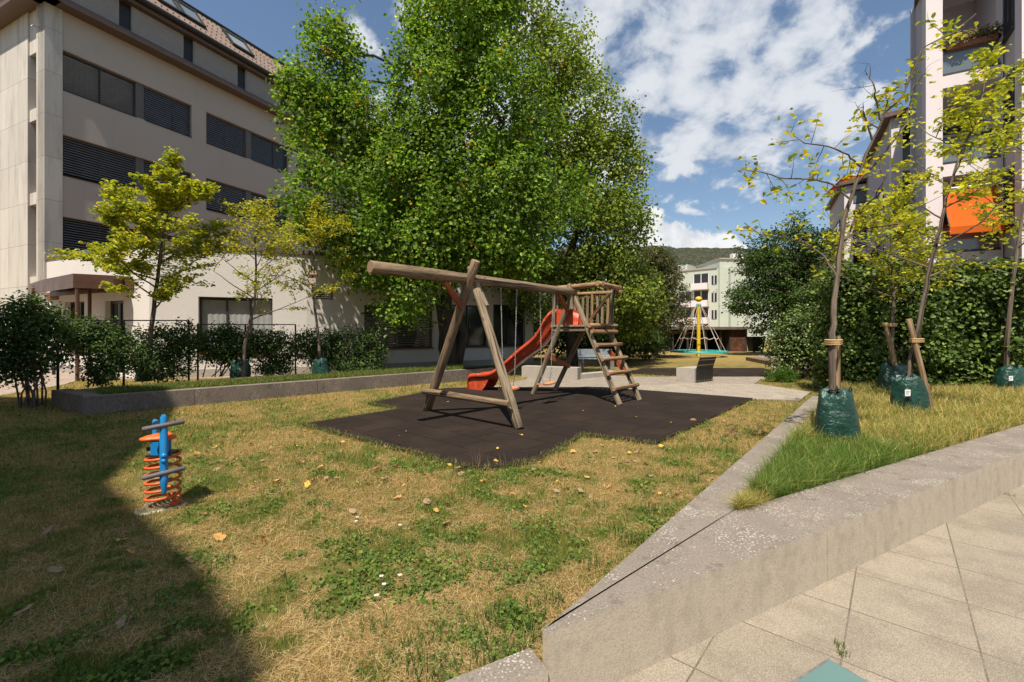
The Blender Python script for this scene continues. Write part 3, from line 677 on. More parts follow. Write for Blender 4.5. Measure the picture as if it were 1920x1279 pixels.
for c_ in (C1,): window(ann, FC, *c_, mull=(.45,), rec=.16, bl=.98, tilt=.03)
window(ann, FC, *C2, mull=(.5,), rec=.2, bl=0); window(ann, FC, *C3, mull=(.5,), rec=.2, bl=0)
for f_, a, c, z_ in ((FA, winA[0]-.05, winA[1]+.05, .92), (FB, winB[0]-.05, winB[1]+.05, .92), (FC, C1[0]-.05, C1[1]+.05, .89), (FC, C2[0], C3[1], .89)): f_.box(MB(), a, c, .84, z_, 0, .09).build('sill', M['terracotta'], ann)
w = MB(); n = 5; a, c, z0, z1 = C0
for i in range(4): FC.box(w, a, c, z0+(z1-z0)*(i+.15)/4, z0+(z1-z0)*(i+.6)/4, -.2, -.02)
w.build('vent', M['black'], ann)
w = MB(); a, c = FA.t_at(110.5), FA.t_at(89); z0, z1 = FA.z_at(100, 563), FA.z_at(100, 548)
FA.box(w, a, c, z0, z1, 0, .02)
for i in range(5): FA.box(w, a+.03, c-.03, z0+(z1-z0)*(i+.2)/5, z0+(z1-z0)*(i+.7)/5, .02, .05)
w.build('vent', M['terracotta'], ann)
dd = MB(); a, c, z0, z1 = doorB
for u0, u1 in ((a, a+.09), (c-.09, c), ((a+c)/2-.05, (a+c)/2+.05)): FA.box(dd, u0, u1, z0, z1, -.26, -.16)
FA.box(dd, a, c, z1-.1, z1, -.258, -.162); FA.box(dd, a, c, z0, z0+.12, -.258, -.162)
dr = dd.build('door', M['frame'], ann)
MB().hexa([FA.p(a, z0, -.2), FA.p(c, z0, -.2), FA.p(c, z0, -.23), FA.p(a, z0, -.23), FA.p(a, z1, -.2), FA.p(c, z1, -.2), FA.p(c, z1, -.23), FA.p(a, z1, -.23)]).build('pane', M['glass'], dr)
MB().tube([FA.p((a+c)/2-.09, 1.0, -.12), FA.p((a+c)/2-.09, 1.3, -.12)], .012, 6).build('handle', M['steel'], dr)
# entrance canopy
CH = D(262/4.2625, 540, 15.6).z
Q = [D(55, 540, 17.4), D(82, 540, 15.9), D(137, 540, 14.3), D(212, 540, 14.8), D(232, 540, 15.3), FA.p(.9, 0, .04), FA.p(LA-.4, 0, .04)]
can = thing('entrance_canopy', 'brown sheet metal canopy on slim steel posts by the annex door', 'canopy', (Q[2].x, Q[2].y, 0))
zc0, zc1 = 3.02, 3.48
mb = MB(); PQ = [(p.x, p.y) for p in Q]; n = len(PQ)
cx_, cy_ = sum(p[0] for p in PQ)/n, sum(p[1] for p in PQ)/n
PI_ = [(cx_+(p[0]-cx_)*.97, cy_+(p[1]-cy_)*.97) for p in PQ]
for i in range(n-1):
    a, c = PQ[i], PQ[i+1]; ai, ci = PI_[i], PI_[i+1]
    mb.hexa([(*a, zc0), (*c, zc0), (*ci, zc0), (*ai, zc0), (*a, zc1), (*c, zc1), (*ci, zc1), (*ai, zc1)])
mb.build('fascia', M['canopy'], can); MB().prism(PI_, zc1-.12, zc1-.02).build('roof_sheet', M['canopy'], can)
for i in range(1, 6): MB().beam((PQ[0][0]+(PQ[3][0]-PQ[0][0])*i/6, PQ[0][1]+(PQ[3][1]-PQ[0][1])*i/6, zc0+.2), (PQ[6][0]+(PQ[5][0]-PQ[6][0])*i/6, PQ[6][1]+(PQ[5][1]-PQ[6][1])*i/6, zc0+.2), .05, .1).build('rafter', M['darkmetal'], can)
for (px, yy) in ((63, 16.9), (145, 14.4), (168, 15.9)):
    p = D(px, 600, yy); MB().tube([(p.x, p.y, 0), (p.x, p.y, zc0+.25)], .055, 12).build('post', M['canopy'], can)
p = D(101, 700, 16.4); bo = thing('bollard', 'small dark bollard standing on the yard behind the canopy post', 'bollard', (p.x, p.y, 0))
MB().lathe((p.x, p.y, 0), [(0, 0), (.05, 0), (.05, .3), (.035, .31), (.035, .34), (.05, .35), (.05, .38), (0, .4)], 14).build('post', M['darkmetal'], bo)
MB().lathe((p.x, p.y, 0), [(0, .401), (.052, .40), (.045, .43), (0, .44)], 14).build('cap', M['darkmetal'], bo)
# railings in the planting strip
def railing(pxs, yy, ytop, label, lower=None):
    P_ = [D(px, 0, y_) for px, y_ in zip(pxs, yy)]; r = thing('railing', label, 'railing', (P_[0].x, P_[0].y, .3)); zt = [D(px, ytop, y_).z for px, y_ in zip(pxs, yy)]
    for p, z_ in zip(P_, zt): MB().beam((p.x, p.y, 0.1), (p.x, p.y, z_), .035, .035).build('post', M['darkmetal'], r)
    mb = MB()
    for i in range(len(P_)-1): mb.beam((P_[i].x, P_[i].y, zt[i]), (P_[i+1].x, P_[i+1].y, zt[i+1]), .03, .03)
    mb.build('top_rail', M['darkmetal'], r)
railing((108.5, 232, 354), (9.9, 10.9, 12.2), 601, 'dark metal railing panel behind the leftmost shrubs, left of the two')
railing((371, 460, 554), (12.6, 13.4, 14.4), 608.5, 'dark metal railing panel behind the middle shrubs, in front of the annex window')
MB_ = MB()
# ---------------------------------------------------------------- right apartment building, stepped blocks
U = V(.869, -.494, 0); VV = V(.494, .869, 0)
rb = thing('apartment_building', 'white apartment block with stepped balconies, shade-tinted side walls and orange awnings on the right', 'building', (19., 16., 0))
def at(px, Yd): return V((px-HX)/FPX*Yd, Yd, 0)
def lift(p): return (p.x, p.y)
blocks = [  # left front corner px, distance, front width, loggia range, (side end px, distance), height
    (1916, 12.2, 5.0, None, (1869, 13.9), 13.2),
    (1736, 14.2, 1.75, (.40, 1.72), (1723, 20.8), 13.2),
    (1671, 21.4, 1.1, (.42, 1.08), (1624, 27.9), 11.9),
    (1583, 28.3, 1.9, (.45, 1.8), (1556, 34.), 10.9)]
levels = [11.95, 9.15, 6.35, 3.55]
def facing(o_, u_):
    f_ = Frame(lift(o_), lift(u_)); return f_ if f_.n.dot(-o_) > 0 else Frame(lift(o_), lift(u_), flip=True)
mwall, mside, mroof = MB(), MB(), MB()
for bi, (px, Yd, wd, op, (px2, Y2), H) in enumerate(blocks):
    c = at(px, Yd); c2 = at(px2, Y2); Ff = facing(c, U); Fs = facing(c, c2-c); dep = (c2-c).length
    if bi > 0: wd = max(wd, .5)
    if op:
        a, b_ = op
        Ff.box(mwall, 0, a, 0, H, -.4, 0); Ff.box(mwall, b_, wd, 0, H, -.4, -.002)
        Ff.box(mside, a-.3, b_+.5, 0, H, -2.2, -2.05); Ff.box(mside, b_, b_+.15, 0, H, -2.05, -.41); Ff.box(mside, a-.2, a, 0, H, -2.05, -.41)
        for zt in levels:
            sl = zt-1.77-.88
            if sl+.38 > H: continue
            Ff.box(mwall, a+.002, b_-.002, sl, sl+.38, -2.05, -.03)
            Ff.box(MB(), a+.002, b_-.002, sl+.385, sl+.46, -.2, -.05).build('balcony_rail', M['frame'], rb); r_ = MB(); Ff.box(r_, a+.002, b_-.002, sl+1.22, sl+1.30, -.2, -.02); r_ = r_.build('balcony_rail', M['frame'], rb)
            Ff.box(MB(), a+.02, b_-.02, sl+.46, sl+1.22, -.12, -.10).build('pane', M['glass_pale'], r_)
            Ff.box(MB(), a+.15, b_-.12, sl+.4, sl+2.2, -2.045, -2.0).build('window', M['glass'], rb)
        Ff.box(mwall, a+.002, b_-.002, H-.3, H, -2.05, -.03)
    else: Ff.box(mwall, 0, wd, 0, H, -.4, 0)
    Fs.box(mside, .16 if bi == 1 else .08, dep, 0, H, -.30, 0)
    zz = [q_-1.65 for q_ in levels]
    hs = {0: (.45, 1.25), 1: (1.5, 4.6), 2: (1.8, 5.6), 3: (1.6, 4.8)}[bi]
    for z0 in zz:
        z1 = z0+1.55
        if z1 > H-.2: continue
        w = MB(); a, b_ = hs
        for (p_, q_, r0, r1) in ((a, a+.07, z0, z1), (b_-.07, b_, z0, z1), ((a+b_)/2-.03, (a+b_)/2+.03, z0, z1)): Fs.box(w, p_, q_, r0, r1, .003, .05)
        Fs.box(w, a, b_, z1, z1+.07, .003, .06); Fs.box(w, a-.05, b_+.05, z0-.06, z0, .003, .10)
        w = w.build('window', M['frame'], rb); Fs.box(MB(), a+.07, b_-.07, z0, z1, .003, .02).build('pane', M['glass'], w)
    # roof slab rising inwards
    nin = -(Ff.n+Fs.n).normalized(); e_ = (Ff.n+Fs.n)*.30
    p = [c+e_, c+U*(wd+.2)+Ff.n*.30, c+U*(wd+2.5)-Ff.n*dep*.9, c2+Fs.n*.30]
    rf = [V(q_.x, q_.y, H+h_) for q_, h_ in zip(p, (.0, .12*wd, .25, .0))]
    mroof.hexa([q_ for q_ in rf]+[q_+V(0, 0, .22) for q_ in rf])
    q4 = [c-Ff.n*2.3+U*.3, c+U*(wd+2)-Ff.n*2.3, c+U*(wd+2)-Ff.n*(dep+2), c2+U*.5]
    if bi: mside.prism([lift(q_) for q_ in q4], 0, H-.02)
MB().prism([(24.3, 29.8), (28, 29.8), (28, 34), (25.7, 34)], 10.5, 13.0).build('penthouse', M['plaster_white_shaded'], rb)
mwall.build('wall', M['plaster_white'], rb); mside.build('side_wall', M['plaster_white_shaded'], rb); mroof.build('roof', M['fascia'], rb)
# awnings
def awning(p0, p1, out, drop, z0, mat, label, par=None):
    """cloth between p0-p1 at height z0 reaching outwards"""
    r = thing('awning', label, 'awning', (p0.x, p0.y, z0))
    mb = MB(); a, b_ = V(p0.x, p0.y, z0), V(p1.x, p1.y, z0); o_ = V(*out[:2], -drop); k_ = 6
    for j in range(k_):
        s0_, s1_ = j/k_, (j+1)/k_; sg = lambda s: V(0, 0, -.10*math.sin(math.pi*s))
        mb.face([a+o_*s0_+sg(s0_), b_+o_*s0_+sg(s0_), b_+o_*s1_+sg(s1_), a+o_*s1_+sg(s1_)], smooth=True)
        mb.face([a+o_*s1_+sg(s1_)-V(0, 0, .006), b_+o_*s1_+sg(s1_)-V(0, 0, .006), b_+o_*s0_+sg(s0_)-V(0, 0, .006), a+o_*s0_+sg(s0_)-V(0, 0, .006)], smooth=True)
    mb.hexa([a+o_+V(0, 0, -.22), b_+o_+V(0, 0, -.22), b_+o_*.99+V(0, 0, -.22), a+o_*.99+V(0, 0, -.22), a+o_, b_+o_, b_+o_*.99, a+o_*.99])
    mb.build('cloth', M[mat], r)
    MB().tube([a+V(0, 0, .04), b_+V(0, 0, .04)], .05, 8).build('roller', M['steel'], r)
    for e_ in (a, b_): MB().tube([e_+V(0, 0, -.35), e_+o_], .018, 6).build('arm', M['darkmetal'], r)
def front(bi): 
    px, Yd, wd, op = blocks[bi][:4]; c = at(px, Yd); f = Frame(lift(c), lift(U))
    return f if f.n.dot(-c) > 0 else Frame(lift(c), lift(U), flip=True)
f1 = front(1); a, b_ = blocks[1][3]
awning(f1.p(a+.03, 0, .0), f1.p(b_-.03, 0, .0), (f1.n.x*.5, f1.n.y*.5), 1.25, 6.05, 'orangecloth', 'wide orange awning hanging over the second balcony opening, nearest the camera')
f2 = front(2); a, b_ = blocks[2][3]
awning(f2.p(a+.03, 0, 0), f2.p(b_-.03, 0, 0), (f2.n.x*.35, f2.n.y*.35), 1.3, 6.3, 'yellowcloth', 'yellow awning hanging in the middle balcony bay')
awning(f2.p(a+.03, 0, 0), f2.p(b_-.03, 0, 0), (f2.n.x*.35, f2.n.y*.35), .7, 3.6, 'orangecloth', 'orange awning low in the middle balcony bay, below the yellow one')
f3 = front(3); p = D(1622, 335, 29.5); q = D(1600, 335, 33.5)
awning(V(24.07, 30, 0), V(25.4, 33.5, 0), (-2.4, -1.2), .55, 12.35, 'redcloth', 'red orange awning stretched out above the roof of the farthest step')
a, b_ = blocks[3][3]
awning(f3.p(a+.03, 0, 0), f3.p(b_+.6, 0, 0), (f3.n.x*.7, f3.n.y*.7), .5, 5.0, 'redcloth', 'narrow red awning low on the farthest balcony bay')
# ---------------------------------------------------------------- pale green apartment block far behind
gb = thing('apartment_building', 'pale green apartment block with white balconies far behind the shed', 'building', (26, 72, 0))
def gz(py, Yd): return EYE-(py-HY)/FPX*Yd
def X_(px, Yd): return (px-HX)/FPX*Yd
GF = Frame((X_(1246, 76), 76), (X_(1347, 70)-X_(1246, 76), 70-76)); GL = (V(X_(1347, 70), 70, 0)-V(X_(1246, 76), 76, 0)).length
g_ = lambda px: GF.t_at(px)
mb = MB(); top = gz(505, 71.5)
GF.box(mb, -2, GL+1.5, 0, top, -9, -.0)
GF.box(mb, -14, -2.01, 0, top+1.8, -9, .0)
mb.prism([(X_(1347, 70), 69.6), (X_(1396, 70), 69.9), (X_(1396, 70)+.3, 82), (X_(1347, 70), 82)], 0, gz(487, 70)); GF.box(mb, g_(1262), g_(1280), top-.01, top+1.4, -8, -2.)
mb.prism([(X_(1396, 70)+.01, 70.8), (X_(1450, 72), 72), (X_(1450, 72), 82), (X_(1396, 70)+.3, 82)], 0, gz(520, 72))
mb.build('wall', M['plaster_green'], gb)
roofm = MB(); GF.box(roofm, -2.2, GL-.2, top, top+.22, -9, .15); roofm.prism([(X_(1346, 70), 69.4), (X_(1397, 70), 69.7), (X_(1397, 70)+.3, 82), (X_(1346, 70), 82)], gz(487, 70), gz(487, 70)+.2); roofm.build('roof_edge', M['concrete_seat'], gb)
for px, py, w_, h_ in ((1374, 476, .5, 1.5), (1381, 478, .9, 1.1), (1386, 478, .9, 1.1)):
    MB().box(X_(px, 72)-w_/2, X_(px, 72)+w_/2, 71.5, 72.5, gz(487, 70), gz(py, 72)+.0).build('chimney', M['plaster_white'], gb)
bal = MB(); lv = [(508, 535), (545, 559), (571, 584), (596, 607), (620, 631)]
for i in range(5):
    zb = top-3.05-2.75*i; 
    for a, c in ((g_(1300)-.0, g_(1330)), ) + (((g_(1272), g_(1299)),) if i > 0 else ()):
        o_ = MB(); GF.box(o_, a, c, zb-.25, zb+.75, .0, 1.1); bb = o_.build('balcony', M['plaster_white'], gb)
        w = MB(); GF.box(w, a+.1, c-.1, zb+.76, zb+2.35, .02, .06); wv = w.build('window', M['glass'], gb)
        MB_ = MB()
        for j in range(3): GF.box(MB_, a+.1+(c-a-.2)*j/2-.05, a+.1+(c-a-.2)*j/2+.05, zb+.76, zb+2.3, .06, .10)
        MB_.build('frame', M['plaster_white'], wv)
    w = MB(); GF.box(w, g_(1334.5), g_(1344), zb+.5, zb+1.9, .02, .06); wv = w.build('window', M['glass'], gb); w = MB(); GF.box(w, (g_(1334.5)+g_(1344))/2-.06, (g_(1334.5)+g_(1344))/2+.06, zb+.5, zb+1.9, .06, .1); w.build('frame', M['plaster_white'], wv)
    w = MB(); GF.box(w, g_(1249), g_(1268), zb+.5, zb+1.9, .02, .06); w.build('window', M['glass'], gb)
for i in range(3): MB().box(X_(1400+i*14, 71), X_(1408+i*14, 71), 70.5, 70.85, 8-0*i, 9.4).build('window', M['glass'], gb)
# ---------------------------------------------------------------- shed
sx0, sx1, sy = X_(1246, 36), X_(1401, 36), 36.; szt = gz(618, 36); g0 = 0.
sh = thing('shed', 'long low dark timber shed with flat roof and rusty door under the green block', 'shed', (sx0, sy, 0))
mb = MB(); mb.box(sx0, sx1, sy+4, sy+4.2, 0, szt); mb.box(sx0, sx0+.5, sy, sy+4, 0, szt); mb.box(sx1-.2, sx1, sy, sy+4, 0, szt)
mb.box(X_(1368, 36), X_(1368, 36)+.15, sy, sy+4, 0, szt)
for px in (1262, 1290, 1325, 1352): mb.box(X_(px, 36)-.06, X_(px, 36)+.06, sy+.02, sy+.16, 0, szt)
mb.build('wall', M['shedwall'], sh)
MB().box(sx0-.3, sx1+.4, sy-.3, sy+4.4, szt, szt+.22).build('roof', M['shedroof'], sh)
MB().box(X_(1368, 36)+.16, sx1-.2, sy+.02, sy+.1, 0.02, szt-.02).build('door', M['rust'], sh)
MB().box(sx0+.5, X_(1290, 36), sy+3.2, sy+3.3, .02, 1.0).build('partition', M['darkmetal'], sh)
MB().box(X_(1350, 36), X_(1362, 36), sy+3.6, sy+3.7, .4, 1.1).build('notice_panel', M['concrete_seat'], sh)
mb = MB(); mb.box(sx0+.6, X_(1366, 36), sy+3.95, sy+3.98, szt-.35, szt-.22); mb.build('painted_light_slot', M['plaster_white'], sh)  # solid white strip standing in for daylight in a slot under the roof
# ---------------------------------------------------------------- wooded hill and horizon ground cover
hx = np.linspace(-900, 1400, 420); hy = np.linspace(520, 1100, 110); HXg, HYg = np.meshgrid(hx, hy)
prof = np.clip((HYg-520)/430, 0, 1)**.8
ridge = 174+14*np.sin(HXg/260+1.0)+10*(fbm(HXg/170, HYg*0+3, 3)-.5)+.022*(HXg-250)
HZ = prof*ridge-5+(fbm(HXg/9, HYg/9, 3, .6)-.5)*11
ny2, nx2 = HXg.shape; ii = (np.arange(ny2-1)[:, None]*nx2+np.arange(nx2-1)[None, :]).ravel()
m, t, b, o = newmat('mixed wood in haze'); co = coord(t)
vo = N(t, 'ShaderNodeTexVoronoi', Vector=N(t, 'ShaderNodeMapping', Vector=co, Scale=(.21, .21, .21)).outputs[0], Scale=1.)
c1 = MIX(t, N(t, 'ShaderNodeSeparateColor', i0=vo.outputs['Color']).outputs[0], (.030, .045, .022), (.075, .085, .035))
c1 = MIX(t, RAMP(t, N(t, 'ShaderNodeSeparateColor', i0=vo.outputs['Color']).outputs[1], .72, .8), c1, (.12, .085, .04))
c1 = MIX(t, RAMP(t, vo.outputs['Distance'], .3, .8, 0, .7), c1, (.02, .028, .018))
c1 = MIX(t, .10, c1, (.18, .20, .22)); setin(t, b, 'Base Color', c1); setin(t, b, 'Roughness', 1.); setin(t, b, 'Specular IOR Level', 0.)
bump(t, b, M2(t, 'SUBTRACT', 1, vo.outputs['Distance']), 1., 5.)
tag(raw_mesh('hill', np.stack([HXg, HYg, HZ], -1).reshape(-1, 3), np.stack([ii, ii+1, ii+nx2+1, ii+nx2], 1), 4, None, m, smooth=True), 'wooded hill', 'hill', kind='structure')
# ---------------------------------------------------------------- building behind the camera (casts the shade on the lawn)
nbp = [(-4.02, -5.5), (-4.95, -4.6), (-7.15, -2.9), (-8.8, 0.), (-10.4, 2.4), (-16., 3.4), (-34, -2), (-30, -24), (-8, -24)]
nb = thing('neighbouring_building', 'plain rendered apartment block behind the viewer', 'building', (-10, -8, 0))
MB().prism(nbp, 0, 15).build('wall', M['plaster'], nb); MB().prism([(p[0]*1.0-.0, p[1]) for p in nbp], 15.0, 15.2).build('roof', M['fascia'], nb)
w = MB()
for i in range(len(nbp)-1):
    f = Frame(nbp[i], (nbp[i+1][0]-nbp[i][0], nbp[i+1][1]-nbp[i][1]), flip=False); L = (V(*nbp[i+1], 0)-V(*nbp[i], 0)).length
    for j in range(int(L/2.6)):
        for z_ in (1., 4.4, 7.8, 11.2): f.box(w, .7+j*2.6, 2.1+j*2.6, z_, z_+1.6, -.05, .02)
w.build('window', M['glass'], nb)
# ================================================================== PLAYGROUND OBJECTS
BB = V(.685, .729, 0).normalized(); NN = V(BB.y, -BB.x, 0); m1_ = V(-.74, 8.09, 0); m2_ = V(1.43, 10.40, 0)
GZ = .022
ps = thing('wooden_playset', 'weathered log swing frame joined to a ladder tower with a red orange slide', 'playset', (m1_.x, m1_.y, 0))
def log(name, p0, p1, r0, r1=None, mat='wood', parent=ps): return MB().log(p0, p1, r0, r1).build(name, M[mat], parent)
zb = 2.55
log('beam', m1_-BB*2.02+V(0, 0, zb+.02), m2_+BB*.06+V(0, 0, zb-.02), .10, .088)
# first A-frame
o1, o2 = BB*-.10, BB*.09
log('leg', m1_-NN*1.23+o1+V(0, 0, GZ), m1_+NN*.24+o1*1.1+V(0, 0, 2.86), .088, .082)
log('leg', m1_+NN*1.23+o1*.6+V(0, 0, GZ), m1_+NN*.16+o1*.2+V(0, 0, 2.36), .085, .075, 'wood2')
MB().beam(m1_+NN*.30+o2+V(0, 0, 2.05), m1_-NN*.16+o2+V(0, 0, 2.80), .10, .10, bev=.03).build('leg_head', M['wood2'], ps)
log('crossbar', m1_-NN*1.12+o1*2.6+V(0, 0, .44), m1_+NN*1.18+o1*2.4+V(0, 0, .44), .062, .055)
MB().beam(m1_-BB*.62+V(0, 0, 2.47), m1_-BB*.10-NN*.14+V(0, 0, 2.02), .05, .10).build('brace', M['brace'], ps)
# second A-frame (left stringer of the ladder is its near leg), third one carries the tower
def leg(p, q, w=.115, mat='wood2'): return MB().beam(p, q, w, w*.9, up=BB, bev=.028).build('leg', M[mat], ps)
for off in (0., .90):
    c = m2_+BB*off; hi = 2.62 if off == 0 else 1.85
    if off == 0:
        leg(c-NN*1.23+V(0, 0, GZ), c+NN*.10+V(0, 0, hi+.08)); leg(c+NN*1.23+V(0, 0, GZ), c+NN*.02+BB*.02+V(0, 0, hi-.2))
        MB().beam(c+NN*.06-BB*.13+V(0, 0, 2.12), c-NN*.02-BB*.11+V(0, 0, 2.72), .09, .09, bev=.02).build('leg_head', M['wood2'], ps)
    else:
        leg(c-NN*1.23+V(0, 0, GZ), c-NN*.28+V(0, 0, 1.70)); leg(c+NN*1.23+V(0, 0, GZ), c+NN*.42+V(0, 0, 1.66))
MB().beam(m2_-BB*.55+V(0, 0, 2.47), m2_-BB*.06-NN*.12+V(0, 0, 2.1), .05, .10).build('brace', M['brace'], ps)
MB().beam(m2_-NN*.86+BB*.04+V(0, 0, 1.02), m2_-NN*.70+BB*.84+V(0, 0, .70), .05, .10).build('brace', M['brace'], ps)
MB().beam(m2_+NN*.92+BB*.84+V(0, 0, .62), m2_+NN*.45+BB*.86+V(0, 0, 1.15), .05, .10).build('brace', M['brace'], ps)
for off, z_, n_ in ((0, .26, 1.12), (.90, .26, 1.12), (0, 1.0, .78), (0, 1.6, .5), (.9, 1.0, .78)):
    q_ = m2_+BB*(off-.062)+NN*n_+V(0, 0, z_); MB().tube([q_, q_-BB*.012], .014, 8).build('bolt', M['darkmetal'], ps)
for n_, z_ in ((1.10, .32), (-1.10, .34)):
    q_ = m1_+NN*n_-BB*.20+V(0, 0, z_); MB().tube([q_, q_-BB*.02], .014, 8).build('bolt', M['darkmetal'], ps)
# ladder rungs
for z_ in (.36, .68, .99, 1.30, 1.60):
    n_ = 1.23-(z_/2.62)*1.18
    log('rung', m2_+NN*(n_+.075)-BB*.10+V(0, 0, z_), m2_+NN*(n_+.075)+BB*1.0+V(0, 0, z_), .047, .042, 'woodrail')
# platform of boards
pz = 1.74
for i in range(8):
    n_ = -.56+i*.145
    MB().beam(m2_+NN*n_+BB*-.05+V(0, 0, pz), m2_+NN*n_+BB*1.02+V(0, 0, pz+.004*(i % 2)), .135, .045, bev=.008).build('floor_board', M['wood2'], ps)
for b0 in (0.02, .93): MB().beam(m2_+BB*b0-NN*.62+V(0, 0, pz-.09), m2_+BB*b0+NN*.55+V(0, 0, pz-.09), .08, .11, bev=.02).build('joist', M['wood2'], ps)
log('step_log', m2_+NN*.52-BB*.1+V(0, 0, pz-.0), m2_+NN*.52+BB*1.08+V(0, 0, pz-.0), .055, .05, 'woodrail')
# rails and balusters
rz = 2.64
log('top_rail', m2_+BB*-.02-NN*.66+V(0, 0, rz), m2_+BB*-.04+NN*.84+V(0, 0, rz+.02), .062, .058, 'woodrail')
log('top_rail', m2_+BB*-.12+NN*.74+V(0, 0, rz+.03), m2_+BB*1.10+NN*.62+V(0, 0, rz+.02), .062, .056, 'woodrail')
log('top_rail', m2_+BB*.97-NN*.64+V(0, 0, rz-.07), m2_+BB*.97+NN*.72+V(0, 0, rz-.09), .05, .048, 'woodrail')
log('top_rail', m2_+BB*-.1-NN*.56+V(0, 0, rz-.05), m2_+BB*1.05-NN*.56+V(0, 0, rz-.05), .048, .045, 'woodrail')
jr = random.Random(4)
for i in range(8):
    n_ = -.52+i*.145+jr.uniform(-.015, .015); j = jr.uniform(-.02, .02)
    MB().beam(m2_+BB*(.95+j)+NN*n_+V(0, 0, 1.66), m2_+BB*(.965+jr.uniform(-.02, .02))+NN*(n_+jr.uniform(-.02, .02))+V(0, 0, 2.62), .065, .05, up=BB, bev=.014).build('baluster', M['wood2' if i % 3 else 'woodrail'], ps)
for b0 in (-.0, .13): MB().beam(m2_+BB*b0-NN*.56+V(0, 0, 1.66), m2_+BB*b0-NN*.55+V(0, 0, 2.62), .065, .05, up=BB, bev=.014).build('baluster', M['wood2'], ps)
for b0 in (.72, .86): MB().beam(m2_+BB*b0-NN*.56+V(0, 0, 1.66), m2_+BB*(b0+.01)-NN*.55+V(0, 0, 2.62), .065, .05, up=BB, bev=.014).build('baluster', M['wood2'], ps)
MB().beam(m2_+BB*.80+NN*.50+V(0, 0, 1.70), m2_+BB*.86+NN*.60+V(0, 0, 2.66), .075, .06, up=BB, bev=.016).build('baluster', M['wood2'], ps)
MB().beam(m2_+BB*.93-NN*.3+V(0, 0, 1.7), m2_+BB*.93+NN*.42+V(0, 0, 2.55), .07, .05, up=BB, bev=.014).build('brace', M['woodrail'], ps)
# slide
sl_top = V(1.30, 10.98, 0); sl_bot = V(-1.0, 12.35, 0); sd = (sl_bot-sl_top); SL = sd.length; sd.normalize(); sw = V(-sd.y, sd.x, 0)
def cr(pts, n=8):
    out = []
    P_ = [pts[0]]+pts+[pts[-1]]
    for i in range(1, len(P_)-2):
        for j in range(n):
            t_ = j/n; out.append(tuple(.5*((2*P_[i][k])+(-P_[i-1][k]+P_[i+1][k])*t_+(2*P_[i-1][k]-5*P_[i][k]+4*P_[i+1][k]-P_[i+2][k])*t_**2+(-P_[i-1][k]+3*P_[i][k]-3*P_[i+1][k]+P_[i+2][k])*t_**3) for k in range(2)))
    out.append(tuple(pts[-1])); return out
bedp = cr([(-.28, 1.76), (0, 1.77), (.16, 1.72), (.34, 1.54), (.62, 1.22), (1.1, .90), (1.65, .50), (1.98, .34), (2.3, .30), (2.62, .30), (2.72, .24), (2.72, .04)])
rimp = cr([(-.28, 2.04), (0, 2.12), (.20, 2.11), (.40, 1.93), (.68, 1.50), (1.15, 1.14), (1.70, .71), (2.0, .53), (2.3, .47), (2.62, .44), (2.74, .36), (2.76, .04)])
hw = .24
def prof_ring(i):
    (sb, zb_), (sr, zr_) = bedp[i], rimp[i]; P_ = []
    bed_ = lambda w: sl_top+sd*sb+sw*w+V(0, 0, zb_); rim = lambda w, dz=0: sl_top+sd*sr+sw*w+V(0, 0, zr_+dz)
    f = .14
    return [rim(-hw-.075, -.10), rim(-hw-.075, -.01), rim(-hw-.05, .012), rim(-hw-.01, .0), bed_(-hw+.01)+V(0, 0, .10), bed_(-hw+.05)+V(0, 0, .02), bed_(-.1), bed_(.1), bed_(hw-.05)+V(0, 0, .02), bed_(hw-.01)+V(0, 0, .10), rim(hw+.01, .0), rim(hw+.05, .012), rim(hw+.075, -.01), rim(hw+.075, -.10)]
mb = MB(); rings = [prof_ring(i) for i in range(len(bedp))]
for i in range(len(rings)-1):
    for j in range(13): mb.face([rings[i][j], rings[i][j+1], rings[i+1][j+1], rings[i+1][j]], smooth=True)
sl_ = mb.build('slide_chute', M['slide'], ps)
bm_weld = sl_.modifiers.new('weld', 'WELD'); bm_weld.merge_threshold = .0005
so = sl_.modifiers.new('solid', 'SOLIDIFY'); so.thickness = .012; so.offset = 0
mb = MB()   # outer skin under the chute sides and foot
for sgn_ in (-1, 1):
    q_ = [(sl_top+sd*s+sw*(sgn_*(hw+.03))+V(0, 0, z_)) for s, z_ in ((2.08, .34), (2.72, .33), (2.73, .02), (2.3, .02), (2.2, .12))]
    mb.face(q_ if sgn_ > 0 else q_[::-1])
a = sl_top+sd*2.735
mb.hexa([a-sw*(hw+.06)+V(0, 0, .02), a+sw*(hw+.06)+V(0, 0, .02), a+sw*(hw+.06)-sd*.02+V(0, 0, .02), a-sw*(hw+.06)-sd*.02+V(0, 0, .02), a-sw*(hw+.06)+V(0, 0, .34), a+sw*(hw+.06)+V(0, 0, .34), a+sw*(hw+.06)-sd*.02+V(0, 0, .34), a-sw*(hw+.06)-sd*.02+V(0, 0, .34)])
f_ = mb.build('slide_foot', M['slide'], ps); so = f_.modifiers.new('solid', 'SOLIDIFY'); so.thickness = .012
for sgn_ in (-1, 1):
    p = sl_top+sw*(sgn_*(hw+.06)); mb = MB()
    mb.hexa([p-sd*.36+V(0, 0, 1.76), p+sd*.06+V(0, 0, 1.76), p+sd*.06+sw*.03+V(0, 0, 1.76), p-sd*.36+sw*.03+V(0, 0, 1.76), p-sd*.36+V(0, 0, 2.14), p+sd*.06+V(0, 0, 2.14), p+sd*.06+sw*.03+V(0, 0, 2.14), p-sd*.36+sw*.03+V(0, 0, 2.14)])
    bevel(mb.build('slide_side', M['slide'], ps), .02)
